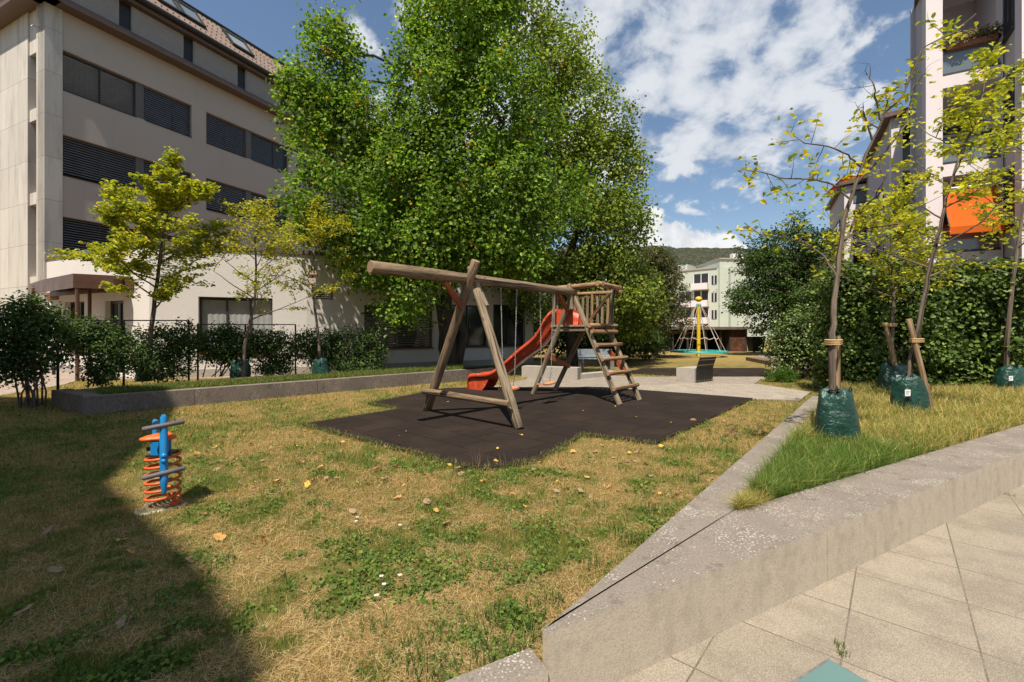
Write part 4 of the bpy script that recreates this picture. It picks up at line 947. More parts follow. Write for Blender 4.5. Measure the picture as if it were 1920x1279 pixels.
# swings
def chain(mb, p0, p1):
    p0 = Vector(p0); p1 = Vector(p1); d = p1-p0; L = d.length; d.normalize(); n = int(L/.030); s = d.orthogonal().normalized(); s2 = d.cross(s)
    for i in range(n):
        c = p0+d*(L*(i+.5)/n); a_, b_ = (s, s2) if i % 2 else (s2, s); k_ = 6
        ring = [c+d*(.021*math.cos(2*math.pi*j/k_))+a_*(.010*math.sin(2*math.pi*j/k_)) for j in range(k_)]
        for j in range(k_):
            mb.tube([ring[j], ring[(j+1) % k_]], .0042, 4, False)
def swing(s0, s1, label, zseat=.47):
    pc = m1_+BB*((s0+s1)/2); sw_ = thing('swing', label, 'swing', (pc.x, pc.y, zseat), 'swings hanging from the log beam')
    for s in (s0, s1):
        top_ = m1_+BB*s+V(0, 0, zb-.10); sgn_ = 1 if s == s1 else -1; low = pc+BB*(sgn_*.17)+V(0, 0, zseat+.24)
        mb = MB(); chain(mb, top_, low); 
        for n_ in (-.08, .08): chain(mb, low, pc+BB*(sgn_*.21)+NN*n_+V(0, 0, zseat+.02))
        mb.build('chain', M['steel'], sw_)
        MB().tube([top_+V(0, 0, .12), top_+V(0, 0, -.02)], .014, 8).build('hanger', M['steel'], sw_)
    mb = MB(); k_ = 10; ring = []
    for i in range(k_+1):
        u = -1+2*i/k_; c = pc+BB*(.22*u)+V(0, 0, zseat-.018+.018*u*u); ring.append([c-NN*.085-V(0, 0, .018), c+NN*.085-V(0, 0, .018), c+NN*.085+V(0, 0, .018), c-NN*.085+V(0, 0, .018)])
    for i in range(k_):
        for j in range(4): mb.face([ring[i][j], ring[i][(j+1) % 4], ring[i+1][(j+1) % 4], ring[i+1][j]])
    mb.face(ring[0][::-1]); mb.face(ring[-1]); bevel(mb.build('seat', M['seatorange'], sw_), .008)
swing(.761, 1.22, 'pale orange swing seat on chains, nearer the slide foot and the front log legs'); swing(1.96, 2.40, 'pale orange swing seat on chains, beside the squared legs of the ladder tower')
# ---------------------------------------------------------------- spring rocker
rk = G(306, 947); rk.z = 0
ro = thing('spring_rocker', 'blue spring rocker with orange seat, grey handles and an orange coil spring on the lawn', 'spring rocker', rk)
mb = MB(); pts = []
for i in range(15*18+1):
    a_ = i/18*2*math.pi/2.45; z_ = .035+.44*i/(15*18); pts.append((rk.x+.128*math.cos(a_), rk.y+.128*math.sin(a_), z_))
mb.tube(pts, .0125, 8); mb.build('spring', M['orange_spring'], ro)
mb = MB(); mb.box(rk.x+.08, rk.x+.14, rk.y-.03, rk.y+.03, .01, .04); mb.tube([(rk.x+.10, rk.y, .02), (rk.x+.10, rk.y, .12)], .014, 8); mb.build('spring_clamp', M['orange_spring'], ro)
mb = MB(); mb.lathe((rk.x-.02, rk.y+.0, -.03), [(0, .035), (.165, .032), (.185, .02), (.19, 0)], 26, lambda t, z: 1+.12*math.sin(3*t+1)+.06*math.sin(7*t)); mb.build('footing', M['concrete_top'], ro)
mb = MB(); mb.box(rk.x-.085, rk.x+.085, rk.y-.1, rk.y+.12, .465, .485); mb.build('mounting_plate', M['darkmetal'], ro)
rdv = V(.64, -.77, 0).normalized(); rsv = V(.77, .64, 0).normalized()    # rdv: rocker's front, towards the camera
def RP(f, s, z): return rk+rdv*f+rsv*s+V(0, 0, z)
# front panel: curved blue plate with thick tubular rim
spine = [(.23, .17), (.22, .26), (.20, .36), (.19, .48), (.17, .60), (.145, .70), (.13, .80), (.12, .835)]
mb = MB(); wd_ = [.03, .05, .062, .055, .05, .042, .04, .03]
for i in range(len(spine)-1):
    (f0, z0), (f1_, z1) = spine[i], spine[i+1]; d0 = .075 if i < 5 else .055
    mb.hexa([RP(f0, -.016, z0), RP(f0, .016, z0), RP(f0-d0-.1*(i in (2, 3)), .016, z0+.01), RP(f0-d0-.1*(i in (2, 3)), -.016, z0+.01), RP(f1_, -.016, z1), RP(f1_, .016, z1), RP(f1_-d0-.1*(i in (1, 2, 3)), .016, z1+.01), RP(f1_-d0-.1*(i in (1, 2, 3)), -.016, z1+.01)])
mb.build('side_panel', M['blue'], ro)
MB().tube([RP(f+.0, 0, z) for f, z in cr(spine, 4)], [.012+.020*min(1, i_/5)-.006*max(0, (i_-16)/12) for i_ in range(len(cr(spine, 4)))], 12).build('front_tube', M['blue'], ro)
MB().tube([RP(-.08, -.055, .52), RP(-.15, -.055, .60), RP(-.19, -.055, .70), RP(-.16, -.055, .755), RP(-.10, -.05, .745)], .024, 10).build('back_tube', M['blue'], ro)
MB().box(rk.x-.045, rk.x+.03, rk.y-.09, rk.y+.06, .485, .60).build('body_block', M['blue'], ro)
for z_, f in ((.665, .155), (.47, .20)):
    pass
MB().tube([RP(.155, -.15, .745), RP(.155, -.145, .745), RP(.155, .145, .775), RP(.155, .15, .775)], [.014, .021, .021, .014], 12).build('handle', M['greyrubber'], ro)
MB().tube([RP(.225, -.15, .335), RP(.225, -.145, .335), RP(.225, .145, .365), RP(.225, .15, .365)], [.014, .021, .021, .014], 12).build('footrest', M['greyrubber'], ro)
mb = MB(); mb.lathe(RP(-.03, -.02, .60), [(0, 0), (.09, .0), (.125, .018), (.125, .034), (.09, .05), (0, .052)], 28, lambda t, z: 1+.22*math.cos(3*t+.6)); mb.build('seat', M['orange'], ro)
for s_, z_ in ((.0, .50), (.0, .455)): MB().ball(RP(.215, s_, z_), .024, 10).build('bolt_cap', M['blue'], ro)
MB().tube([RP(.17, -.02, .495), RP(.17, .055, .50)], .016, 8).build('bolt', M['black'], ro)
MB().tube([RP(-.02, -.12, .53), RP(-.02, -.06, .53)], .018, 8).build('bolt', M['black'], ro)
# ---------------------------------------------------------------- concrete seat with metal back
c0 = G(1268, 713); c1 = G(1302, 718); 
cs = thing('concrete_seat', 'chunky concrete block seat with dark perforated metal backrest by the paved path', 'seat', (c1.x, c1.y, 0))
wv = V(.35, 1.0, 0).normalized(); a = V(X_(1268, 14.1), 14.1, 0); b_ = V(X_(1302, 13.75), 13.75, 0); c = V(X_(1335, 14.35), 14.35, 0); d = a+(c-b_)
bevel(MB().prism([(q_.x, q_.y) for q_ in (a, b_, c, d)], .0, .46).build('block', M['concrete_seat'], cs), .015)
mb = MB(); 
o_ = (b_-a).normalized(); A_, B_ = b_+(c-b_)*.04, c-(c-b_)*.02
sheet = [(.03, .10), (.04, .46), (.09, .64), (.14, .79)]
for i in range(3):
    (s0_, z0), (s1_, z1) = sheet[i], sheet[i+1]
    for j in range(9):
        u0, u1 = (j+.08)/9, (j+.92)/9
        for k_ in range(2):
            v0, v1 = (k_+.06)/2, (k_+.94)/2
            P_ = lambda u, v: A_.lerp(B_, u)+o_*(s0_+(s1_-s0_)*v)+V(0, 0, z0+(z1-z0)*v)
            mb.face([P_(u0, v0), P_(u1, v0), P_(u1, v1), P_(u0, v1)])
for u in [j/9 for j in range(10)]: mb.tube([A_.lerp(B_, u)+o_*s_+V(0, 0, z_) for s_, z_ in [(.03, .0)]+sheet], .008, 5)
for s_, z_ in sheet: mb.tube([A_+o_*s_+V(0, 0, z_), B_+o_*s_+V(0, 0, z_)], .01, 5)
mb.build('backrest', M['darkmetal'], cs)
# ---------------------------------------------------------------- mesh bench and low walls behind the playset
bx0, bx1, by = X_(1087, 18.6), X_(1153, 18.6), 18.6
bn = thing('bench', 'pale metal mesh bench on concrete feet behind the ladder tower', 'bench', ((bx0+bx1)/2, by, 0))
mb = MB()
for i in range(9): mb.box(bx0, bx1, by+.02+i*.05, by+.055+i*.05, .44, .455)
mb.build('seat', M['meshmetal'], bn)
mb = MB()
for i in range(8): mb.box(bx0, bx1, by+.50+i*.012, by+.51+i*.012, .50+i*.045, .53+i*.045)
mb.build('backrest', M['meshmetal'], bn)
for x_ in (bx0+.02, bx1-.18): bevel(MB().box(x_, x_+.16, by+.05, by+.5, 0, .44).build('leg', M['concrete_dark'], bn), .01)
def lowwall(pts, w, h, label, mat='concrete_seat'):
    p0 = pts[0]; r = thing('low_wall', label, 'wall', (p0.x, p0.y, 0))
    for i in range(len(pts)-1):
        a, c = V(pts[i].x, pts[i].y, 0), V(pts[i+1].x, pts[i+1].y, 0); d = (c-a).normalized(); n = V(-d.y, d.x, 0)
        bevel(MB().prism([(q_.x, q_.y) for q_ in (a+d*.004, c-d*.004, c+n*w, a+n*w)], 0, h).build('wall_block', M[mat], r), .012)
lowwall([G(978, 708), G(1083, 713)], .45, .40, 'low concrete wall seen between the tower legs behind the swings')
lowwall([G(1084, 711.5), G(1160, 704)], .35, .16, 'low flat concrete step to the right of the low wall behind the ladder')
# ---------------------------------------------------------------- rope carousel
cy = 28.9; cx = X_(1310, cy); cr_ = 1.68
ca = thing('rope_carousel', 'rope pyramid carousel with yellow pole, yellow ball and turquoise ring in the far lawn', 'carousel', (cx, cy, 0))
MB().tube([(cx, cy, 0), (cx, cy, 3.4)], .115, 14).build('pole', M['yellow'], ca)
MB().ball((cx, cy, 3.72), .22, 16, (1, 1, .82)).build('ball', M['yellow'], ca)
MB().lathe((cx, cy, 3.25), [(.12, 0), (.15, .05), (.15, .12), (.12, .18)], 16).build('collar', M['turq'], ca)
mb = MB(); prof = [(cr_+.06, .26), (cr_+.06, .34), (cr_, .38), (cr_-.32, .38), (cr_-.34, .32), (cr_-.32, .26), (cr_+.06, .26)]; mb.lathe((cx, cy, 0), prof, 40); mb.build('ring', M['turq'], ca)
for k_ in range(10):
    a_ = 2*math.pi*(k_+.3)/10; p = V(cx+math.cos(a_)*(cr_-.1), cy+math.sin(a_)*(cr_-.1), .36); MB().tube([p, (cx+.12*math.cos(a_), cy+.12*math.sin(a_), 3.4)], .014, 6).build('rope', M['rope'], ca)
for f in (.28, .55):
    mb = MB()
    for k_ in range(10):
        q_ = [V(cx+math.cos(2*math.pi*(k_+.3)/10)*((cr_-.1)*(1-f)+.12*f), cy+math.sin(2*math.pi*(k_+.3)/10)*((cr_-.1)*(1-f)+.12*f), .36+3.04*f), V(cx+math.cos(2*math.pi*(k_+1.3)/10)*((cr_-.1)*(1-f)+.12*f), cy+math.sin(2*math.pi*(k_+1.3)/10)*((cr_-.1)*(1-f)+.12*f), .36+3.04*f)]
        mb.tube([q_[0], q_[0].lerp(q_[1], .5)-V(0, 0, .12), q_[1]], .017, 6)
    mb.build('net_rope', M['rope'], ca)
for k_ in range(5):
    a_ = 2*math.pi*k_/5; MB().tube([(cx, cy, .2), (cx+math.cos(a_)*(cr_-.2), cy+math.sin(a_)*(cr_-.2), .3)], .03, 6).build('spoke', M['darkmetal'], ca)
# dark waste container beside the shed
p = D(1417, 640, 34); wc = thing('waste_container', 'dark wheeled waste container at the right end of the shed', 'container', (p.x, p.y, 0))
MB().hexa([(p.x-.4, p.y-.35, .1), (p.x+.4, p.y-.35, .1), (p.x+.4, p.y+.35, .1), (p.x-.4, p.y+.35, .1), (p.x-.5, p.y-.45, 1.1), (p.x+.5, p.y-.45, 1.1), (p.x+.5, p.y+.45, 1.1), (p.x-.5, p.y+.45, 1.1)]).build('body', M['black'], wc)
bevel(MB().box(p.x-.53, p.x+.53, p.y-.48, p.y+.48, 1.1, 1.22).build('lid', M['black'], wc), .04)
for x_ in (-.3, .3): MB().tube([(p.x+x_-.03, p.y-.3, .1), (p.x+x_+.03, p.y-.3, .1)], .09, 12).build('wheel', M['greyrubber'], wc)
# ================================================================== VEGETATION
def shell_sprays(lobes, n, inner=.45, floor=None):
    """spray centres and outward normals spread through ellipsoid lobes (cx,cy,cz,rx,ry,rz)"""
    L = np.array(lobes); vol = (L[:, 3]*L[:, 4]+L[:, 4]*L[:, 5]+L[:, 3]*L[:, 5]); w = vol/vol.sum(); i = RG.choice(len(L), n, p=w)
    u = unit(RG.normal(size=(n, 3))); r = RG.uniform(inner, 1.0, n)**.6
    lump = 1+.22*(fbm(u[:, 0]*2.5+i*3.1+5, u[:, 2]*2.5+u[:, 1]*2+i*1.7+5, 3)-.5)*2
    P = L[i, :3]+u*L[i, 3:]*(r*lump)[:, None]
    return P, u, i
def make_leaf_cloud(name, lobes, nspray, per, size, srad, pal, wts, m, parent, wide=.32, spread=.9, inner=.45, zmin=None, flat=1., droop=.25, var=.16, cull=None):
    P, u, i = shell_sprays(lobes, nspray, inner)
    if cull is not None: k_ = cull(P); P, u = P[k_], u[k_]
    if zmin is not None: k_ = P[:, 2] > zmin; P, u = P[k_], u[k_]
    n = len(P); Q = np.repeat(P, per, 0)+RG.normal(size=(n*per, 3))*srad*np.array([1, 1, flat]); U_ = np.repeat(u, per, 0)
    tone = np.repeat(1+.22*RG.normal(size=n), per)[:, None]
    cols = np.clip(pick(len(Q), pal, wts, var)*np.clip(tone, .6, 1.5), .003, .8)
    cols = cols*(.78+.50*fbm(Q[:, 0]*.55+Q[:, 1]*.3+20, Q[:, 2]*.55+20, 3))[:, None]
    # whole sprays may turn yellow
    yel = np.repeat(RG.random(n) < .015, per) & (RG.random(len(Q)) < .6); 
    if name == 'crown' and len(pal) > 3: cols[yel] = np.array(pal[-1])
    nr = unit(U_*.7+np.array([0, -.1, .75])); return leaves(name, Q, size, cols, m, parent, nrm=nr, spread=spread, wide=wide), P
def limb(mb, a, b, r0, r1, sag=.12, n=6, jit=.05, sides=7, seed=None):
    a, b = Vector(a), Vector(b); L = (b-a).length; pts = []
    for i in range(n+1):
        t_ = i/n; p = a.lerp(b, t_)+V(0, 0, sag*L*math.sin(math.pi*t_)); 
        if 0 < i < n: p += V(random.gauss(0, jit*L/n*2), random.gauss(0, jit*L/n*2), random.gauss(0, jit*L/n*1.5))
        pts.append(p)
    mb.tube(pts, [r0+(r1-r0)*(i/n)**.8 for i in range(n+1)], sides); return pts
def lobe_px(px, py, rx, ry, Yd, ry_depth=None):
    p = D(px, py, Yd); s = Yd/FPX; return (p.x, p.y, p.z, rx*s, (ry_depth or rx)*s, ry*s)
TULIP = [(.115, .205, .022), (.165, .275, .034), (.24, .345, .05), (.07, .13, .016), (.46, .40, .04), (.50, .27, .03)]
TW = [5, 5, 3, 3, .15, .03]
TULIPD = [(.16, .22, .035), (.22, .29, .05), (.30, .36, .065), (.10, .15, .025), (.38, .30, .05), (.32, .20, .05)]
def ragged(lobes, k=5, rad=.30, seed=3):
    rs = random.Random(seed); out = list(lobes)
    for lb in lobes:
        for j in range(k):
            u = V(rs.gauss(0, 1), rs.gauss(0, 1), rs.gauss(.3, 1)).normalized(); f_ = rs.uniform(.88, 1.2); q_ = rad*rs.uniform(.5, 1.15)
            out.append((lb[0]+u.x*lb[3]*f_, lb[1]+u.y*lb[4]*f_, lb[2]+u.z*lb[5]*f_, lb[3]*q_, lb[4]*q_, lb[5]*q_*(1.9 if u.z > .1 else 1.1)))
    return out
# -- big tree, nearer
l1 = [(620, 150, 62, 80, 16.2), (590, 225, 66, 62, 16.), (655, 260, 62, 90, 16.2), (640, 385, 100, 80, 15.6), (700, 470, 95, 75, 15.4), (740, 330, 80, 120, 16), (622, 90, 34, 50, 16.2),
      (860, 70, 105, 130, 16.6), (900, -60, 100, 120, 17), (815, 190, 78, 110, 16.2), (930, 210, 120, 150, 16.6), (850, 330, 130, 130, 15.6), (960, 390, 110, 110, 15.8), (770, 545, 62, 62, 15.2), (890, 470, 120, 62, 16.2), (830, 440, 110, 90, 15.4)]
lob1 = [lobe_px(*q, ry_depth=min(q[2]*1.1, 100)) for q in l1]
t1 = thing('tulip_tree', 'huge leafy green tulip tree with several dark stems just behind the log swing beam', 'tree', (X_(842, 17.2), 17.2, 0))
tb = V(X_(842, 17.2), 17.2, 0)
mb = MB()
st = [(tb+V(0, 0, -.1), D(838, 470, 17.0), .30, .20), (tb+V(.25, .1, -.1), D(885, 430, 17.3), .2, .15), (tb+V(-.2, .2, -.1), D(815, 520, 16.8), .16, .1)]
ends = []
for a, b_, r0, r1 in st: ends.append(limb(mb, a, b_, r0, r1, 0, 7, .1, 12)[-1])
ends.append(limb(mb, ends[0], D(868, 190, 17), .2, .10, 0, 7, .1, 9)[-1]); limb(mb, ends[-1], D(898, -60, 17), .1, .03, 0, 6, .1, 7)
e5 = limb(mb, ends[1], D(950, 200, 17), .15, .05, .03, 6, .1, 8)
for lb in lob1:
    a = min(ends+e5, key=lambda q_: (q_-V(*lb[:3])).length+(3 if q_.z > lb[2]+.5 else 0)); limb(mb, a, lb[:3], .085, .03, .06, 6, .07, 6)
    for j in range(5):
        u = V(random.gauss(0, 1), random.gauss(0, 1), random.gauss(0, .8)).normalized(); limb(mb, lb[:3], (lb[0]+u.x*lb[3]*.85, lb[1]+u.y*lb[4]*.85, lb[2]+u.z*lb[5]*.85), .03, .008, .05, 4, .2, 5)
mb.build('trunk', M['barkdark'], t1)
make_leaf_cloud('crown', ragged(lob1, 9, .27), 6600, 13, .132, .21, TULIP, TW, M['leaf'], t1, wide=.40, inner=.40, zmin=1.9)
# -- big tree, farther right
l2 = [(1040, 120, 70, 90, 20.5), (1085, 230, 80, 110, 20.5), (1120, 330, 75, 90, 20.5), (1010, 320, 100, 120, 20), (1060, 440, 120, 100, 20), (1140, 440, 62, 80, 20.5), (1130, 540, 85, 62, 20.5), (1030, 545, 90, 58, 20.5), (1165, 300, 30, 50, 21), (990, 20, 55, 80, 20.5), (1190, 560, 50, 70, 21.5), (1170, 620, 45, 40, 22)]
lob2 = [lobe_px(*q, ry_depth=min(q[2]*1.0, 90)) for q in l2]
tb = V(X_(1075, 21.2), 21.2, 0)
t2 = thing('tulip_tree', 'tall olive green tulip tree behind the ladder tower, right of the huge one', 'tree', tb)
mb = MB(); ends = [limb(mb, tb-V(0, 0, .1), D(1068, 480, 20.8), .28, .2, 0, 6, .08, 12)[-1]]; ends += limb(mb, ends[0], D(1040, 110, 20.6), .19, .05, 0, 7, .1, 8)
for lb in lob2:
    a = min(ends, key=lambda q_: (q_-V(*lb[:3])).length+(3 if q_.z > lb[2]+.5 else 0)); limb(mb, a, lb[:3], .08, .03, .06, 6, .07, 6)
    for j in range(4):
        u = V(random.gauss(0, 1), random.gauss(0, 1), random.gauss(0, .8)).normalized(); limb(mb, lb[:3], (lb[0]+u.x*lb[3]*.85, lb[1]+u.y*lb[4]*.85, lb[2]+u.z*lb[5]*.85), .03, .008, .05, 4, .2, 5)
mb.build('trunk', M['barkdark'], t2)
make_leaf_cloud('crown', ragged(lob2, 8, .27), 4800, 13, .138, .24, TULIPD, [5, 5, 3, 3, .2, .06], M['leaf'], t2, wide=.38, inner=.42, zmin=1.2)
# -- conifer
cb = V(X_(1228, 27), 27, 0); cf = thing('pine_tree', 'rough brownish green pine between the big trees and the green block', 'tree', cb)
mb = MB(); mb.tube([cb-V(0, 0, .1), cb+V(.1, 0, 3), cb+V(-.2, 0, 7)], [.22, .16, .04], 9)
P_, Dr = [], []
for i in range(120):
    h = 1.4+5.0*(i/120)**.9; a_ = i*2.39; L = (2.3*(1-(h/7.0)**1.6)+.35)*random.uniform(.65, 1.1); e_ = cb+V(math.cos(a_)*L-.0, math.sin(a_)*L, h+.32*L); pts = limb(mb, cb+V(0, 0, h), e_, .045, .012, -.05, 5, .12, 5)
    for q_ in pts[1:]:
        for j in range(7): P_.append(q_+V(random.gauss(0, .15), random.gauss(0, .15), random.gauss(0, .10))); 
mb.build('trunk', M['bark'], cf)
P_ = np.array([tuple(q_) for q_ in P_]); P_ = np.repeat(P_, 6, 0)+RG.normal(size=(len(P_)*6, 3))*.085
leaves('crown', P_, .17, pick(len(P_), [(.09, .115, .04), (.13, .15, .055), (.19, .17, .07), (.23, .16, .08)], [4, 4, 2, 1]), M['needle'], cf, wide=.10, spread=1.6)
# -- dark spreading tree right
db = V(X_(1478, 30), 30, 0); dt = thing('honey_locust_tree', 'broad dark green feathery tree before the white houses right of the green block', 'tree', db)
l3 = [(1450, 470, 62, 34, 30), (1500, 458, 50, 34, 30), (1520, 500, 50, 40, 30), (1450, 510, 60, 34, 29.5), (1412, 545, 36, 20, 29.5), (1420, 500, 28, 18, 30), (1490, 550, 62, 34, 29.5), (1430, 565, 60, 22, 29.5), (1395, 578, 22, 10, 29.5), (1540, 560, 40, 40, 30), (1425, 610, 28, 20, 30), (1500, 600, 62, 22, 30), (1545, 455, 24, 24, 30)]
lob3 = [lobe_px(*q, ry_depth=q[2]*.9) for q in l3]
mb = MB(); top_ = limb(mb, db, D(1478, 560, 30), .28, .2, 0, 5, .05, 10)[-1]
for lb in lob3: limb(mb, top_, lb[:3], .11, .03, .08, 6, .12, 6)
mb.build('trunk', M['barkdark'], dt)
make_leaf_cloud('crown', ragged(lob3, 5, .38), 2000, 12, .17, .26, [(.045, .085, .018), (.065, .115, .024), (.095, .15, .032), (.028, .055, .014)], [4, 4, 2, 3], M['leaf_dark'], dt, wide=.26, flat=.45, spread=.8)
# -- shrubs
def bush(name, label, cat, base, lobes, nspray, per, size, srad, pal, wts, group=None, stems=8, mat='leaf_dark', stemr=.016, wide=.36, inner=.35, zmin=.05, bark='bark', cull=None, spread=.9):
    th_ = thing(name, label, cat, base, group); mb = MB()
    for i in range(stems):
        lb = lobes[i % len(lobes)]; e_ = V(lb[0]+random.gauss(0, lb[3]*.4), lb[1]+random.gauss(0, lb[4]*.4), lb[2]+random.uniform(-.1, .5)*lb[5])
        o_ = V(base[0]+random.gauss(0, .11), base[1]+random.gauss(0, .11), base[2]-.05); pts = limb(mb, o_, e_, stemr, stemr*.4, .04, 5, .05, 6)
        for j in range(3): q_ = pts[random.randint(2, 4)]; limb(mb, q_, q_+V(random.gauss(0, .3), random.gauss(0, .3), random.uniform(.1, .4)), stemr*.45, stemr*.15, .02, 3, .15, 4)
    mb.build('stem', M[bark], th_)
    make_leaf_cloud('foliage', lobes, nspray, per, size, srad, pal, wts, M[mat], th_, wide=wide, inner=inner, zmin=zmin, cull=cull, spread=spread); return th_
SH = [(.045, .085, .018), (.07, .12, .024), (.11, .165, .035), (.025, .05, .012)]; SW = [4, 4, 2, 3]
gp_ = 'shrubs along the left planting strip'
def shrub(px, pybase, Yd, lobpx, label, ns, zb_=.33, **k):
    b_ = D(px, pybase, Yd); b_.z = zb_
    return bush('shrub', label, 'shrub', b_, [lobe_px(*q, ry_depth=min(q[2], 50)) for q in lobpx], int(ns*1.5), 12, .062, .095, SH, SW, gp_, **k)
shrub(52, 720, 9.4, [(30, 620, 56, 52, 9.4), (95, 640, 42, 52, 9.4), (-20, 650, 60, 60, 9.4), (60, 585, 40, 28, 9.4), (20, 690, 50, 30, 9.4)], 'dark shrub with thick forked stems at the left edge of the photo', 620, zb_=.02, stems=13, stemr=.02)
shrub(178, 712, 10.6, [(180, 630, 40, 34, 10.6), (205, 660, 34, 40, 10.6), (140, 625, 24, 26, 10.4), (190, 700, 24, 16, 10.4)], 'small dark shrub under the entrance canopy', 330)
shrub(300, 712, 12.1, [(300, 650, 48, 40, 12.1), (250, 660, 30, 40, 11.9), (340, 640, 36, 34, 12.2), (310, 690, 50, 22, 12.)], 'dark shrub round the trunk of the fullest yellow tree', 440)
shrub(410, 706, 13., [(400, 650, 36, 30, 13.), (440, 655, 34, 32, 13.), (420, 625, 26, 16, 13)], 'shrub with bare lower stems left of the middle young tree', 330)
shrub(500, 706, 13.8, [(490, 648, 34, 30, 13.8), (530, 650, 34, 34, 13.9), (515, 690, 34, 16, 13.8)], 'shrub with bare lower stems right of the middle young tree', 340)
shrub(592, 704, 14.6, [(580, 650, 26, 34, 14.6), (615, 655, 28, 36, 14.7)], 'narrow shrub behind the young tree that carries the bird box', 260)
shrub(675, 700, 14.6, [(650, 655, 44, 42, 14.8), (695, 655, 34, 44, 14.8), (670, 690, 50, 18, 14.6)], 'round lush shrub at the right end of the planting strip', 520)
# shrubs and undergrowth behind the tower on the right of the trees
bush('shrub', 'dark shrub thicket under the tall olive green tree', 'shrub', D(1185, 660, 25), [lobe_px(1170, 640, 40, 30, 24), lobe_px(1215, 640, 30, 28, 25)], 420, 12, .12, .15, SH, SW)
bush('shrub', 'dark shrub at the foot of the pine, left of the shed', 'shrub', D(1228, 655, 29), [lobe_px(1236, 640, 22, 22, 29), lobe_px(1205, 630, 20, 28, 28)], 260, 12, .12, .15, SH, SW)
bv = D(1505, 700, 15.5); bv.z = 0
bush('shrub', 'big rounded shrub with pale edged leaves right of the path', 'shrub', bv, [lobe_px(1500, 635, 52, 58, 15.5), lobe_px(1475, 655, 34, 44, 15.2), lobe_px(1535, 640, 40, 60, 15.6), lobe_px(1510, 600, 34, 26, 15.5)], 900, 13, .085, .12, [(.06, .11, .02), (.10, .15, .03), (.28, .30, .14), (.03, .06, .014), (.40, .42, .26)], [4, 4, 2, 3, .8])
rb_ = G(1462, 716); bush('rosemary_bush', 'small bright green needle leaved bush in the dry bed by the path', 'shrub', rb_, [(rb_.x, rb_.y, .18, .42, .3, .26), (rb_.x+.3, rb_.y+.1, .15, .3, .25, .2)], 260, 12, .07, .06, [(.10, .20, .03), (.15, .26, .05), (.07, .13, .02)], [1, 1, 1], wide=.10, mat='leaf')
# hedge on the right
HG = [(.09, .14, .03), (.13, .19, .04), (.19, .26, .06), (.045, .08, .018)]
hl = []
hr = random.Random(9)
for i in range(26):
    px = 1560+i*15.5; Yd = 11.8-.045*i+hr.uniform(-.3, .3)
    for py in (548+hr.uniform(-32, 14), 600, 655, 700): hl.append(lobe_px(px+hr.uniform(-8, 8), py, 30, 34, Yd+hr.uniform(-.2, .2)))
hb = D(1740, 700, 11.4); hb.z = .15
bush('hedge', 'tall dense green hedge behind the long grass bed on the right', 'hedge', hb, hl, 4300, 11, .092, .10, HG, [4, 4, 2, 3], stems=40, inner=.5, zmin=.1, wide=.42)
bk = bush('shrub', 'tall dark green shrub behind the hedge before the apartment balconies', 'shrub', V(X_(1600, 13), 13.4, 0), [lobe_px(1590, 590, 34, 60, 13.2), lobe_px(1640, 560, 50, 40, 13.4), lobe_px(1860, 540, 60, 46, 12.8)], 800, 12, .10, .12, HG, [4, 3, 1, 3])
# flowers on the upper balcony
pl = blocks[1][3]; fl = []; f = front(1)
for i in range(60): q_ = f.p(pl[0]+.1+i*(pl[1]-pl[0]-.2)/60, 0, .0+random.uniform(-.1, .12)); fl.append((q_.x, q_.y, 10.62+random.uniform(0, .2)))
fo = D(1820, 80, 14); ft = thing('flower_trough', 'dry pinkish flowers trailing over the top balcony rail', 'flower box', f.p(.6, 10.5, 0))
MB().hexa([f.p(pl[0]+.1, 10.45, .06), f.p(pl[1]-.1, 10.45, .06), f.p(pl[1]-.1, 10.45, -.12), f.p(pl[0]+.1, 10.45, -.12), f.p(pl[0]+.1, 10.6, .08), f.p(pl[1]-.1, 10.6, .08), f.p(pl[1]-.1, 10.6, -.14), f.p(pl[0]+.1, 10.6, -.14)]).build('trough', M['terracotta'], ft)
Q = np.repeat(np.array(fl), 22, 0)+RG.normal(size=(len(fl)*22, 3))*.07
leaves('foliage', Q, .07, pick(len(Q), [(.35, .30, .22), (.30, .22, .16), (.16, .18, .06)], [3, 2, 2]), M['leaf_y'], ft, wide=.4, spread=1.5)
bush('shrub', 'row of dark shrubs behind the low wall, seen under the tower platform', 'shrub', V(X_(1090, 27), 27, 0), [lobe_px(px_, 632, 34, 34, 26+j*.3) for j, px_ in enumerate((1010, 1050, 1095, 1140))], 620, 12, .14, .17, SH, SW)
bush('shrub', 'dark evergreen shrubs left of the slide below the annex end', 'shrub', V(X_(1000, 31), 31, 0), [lobe_px(px_, 610, 44, 44, 31+j*.3) for j, px_ in enumerate((960, 1030, 1100, 1160))], 620, 12, .17, .2, SH, SW)
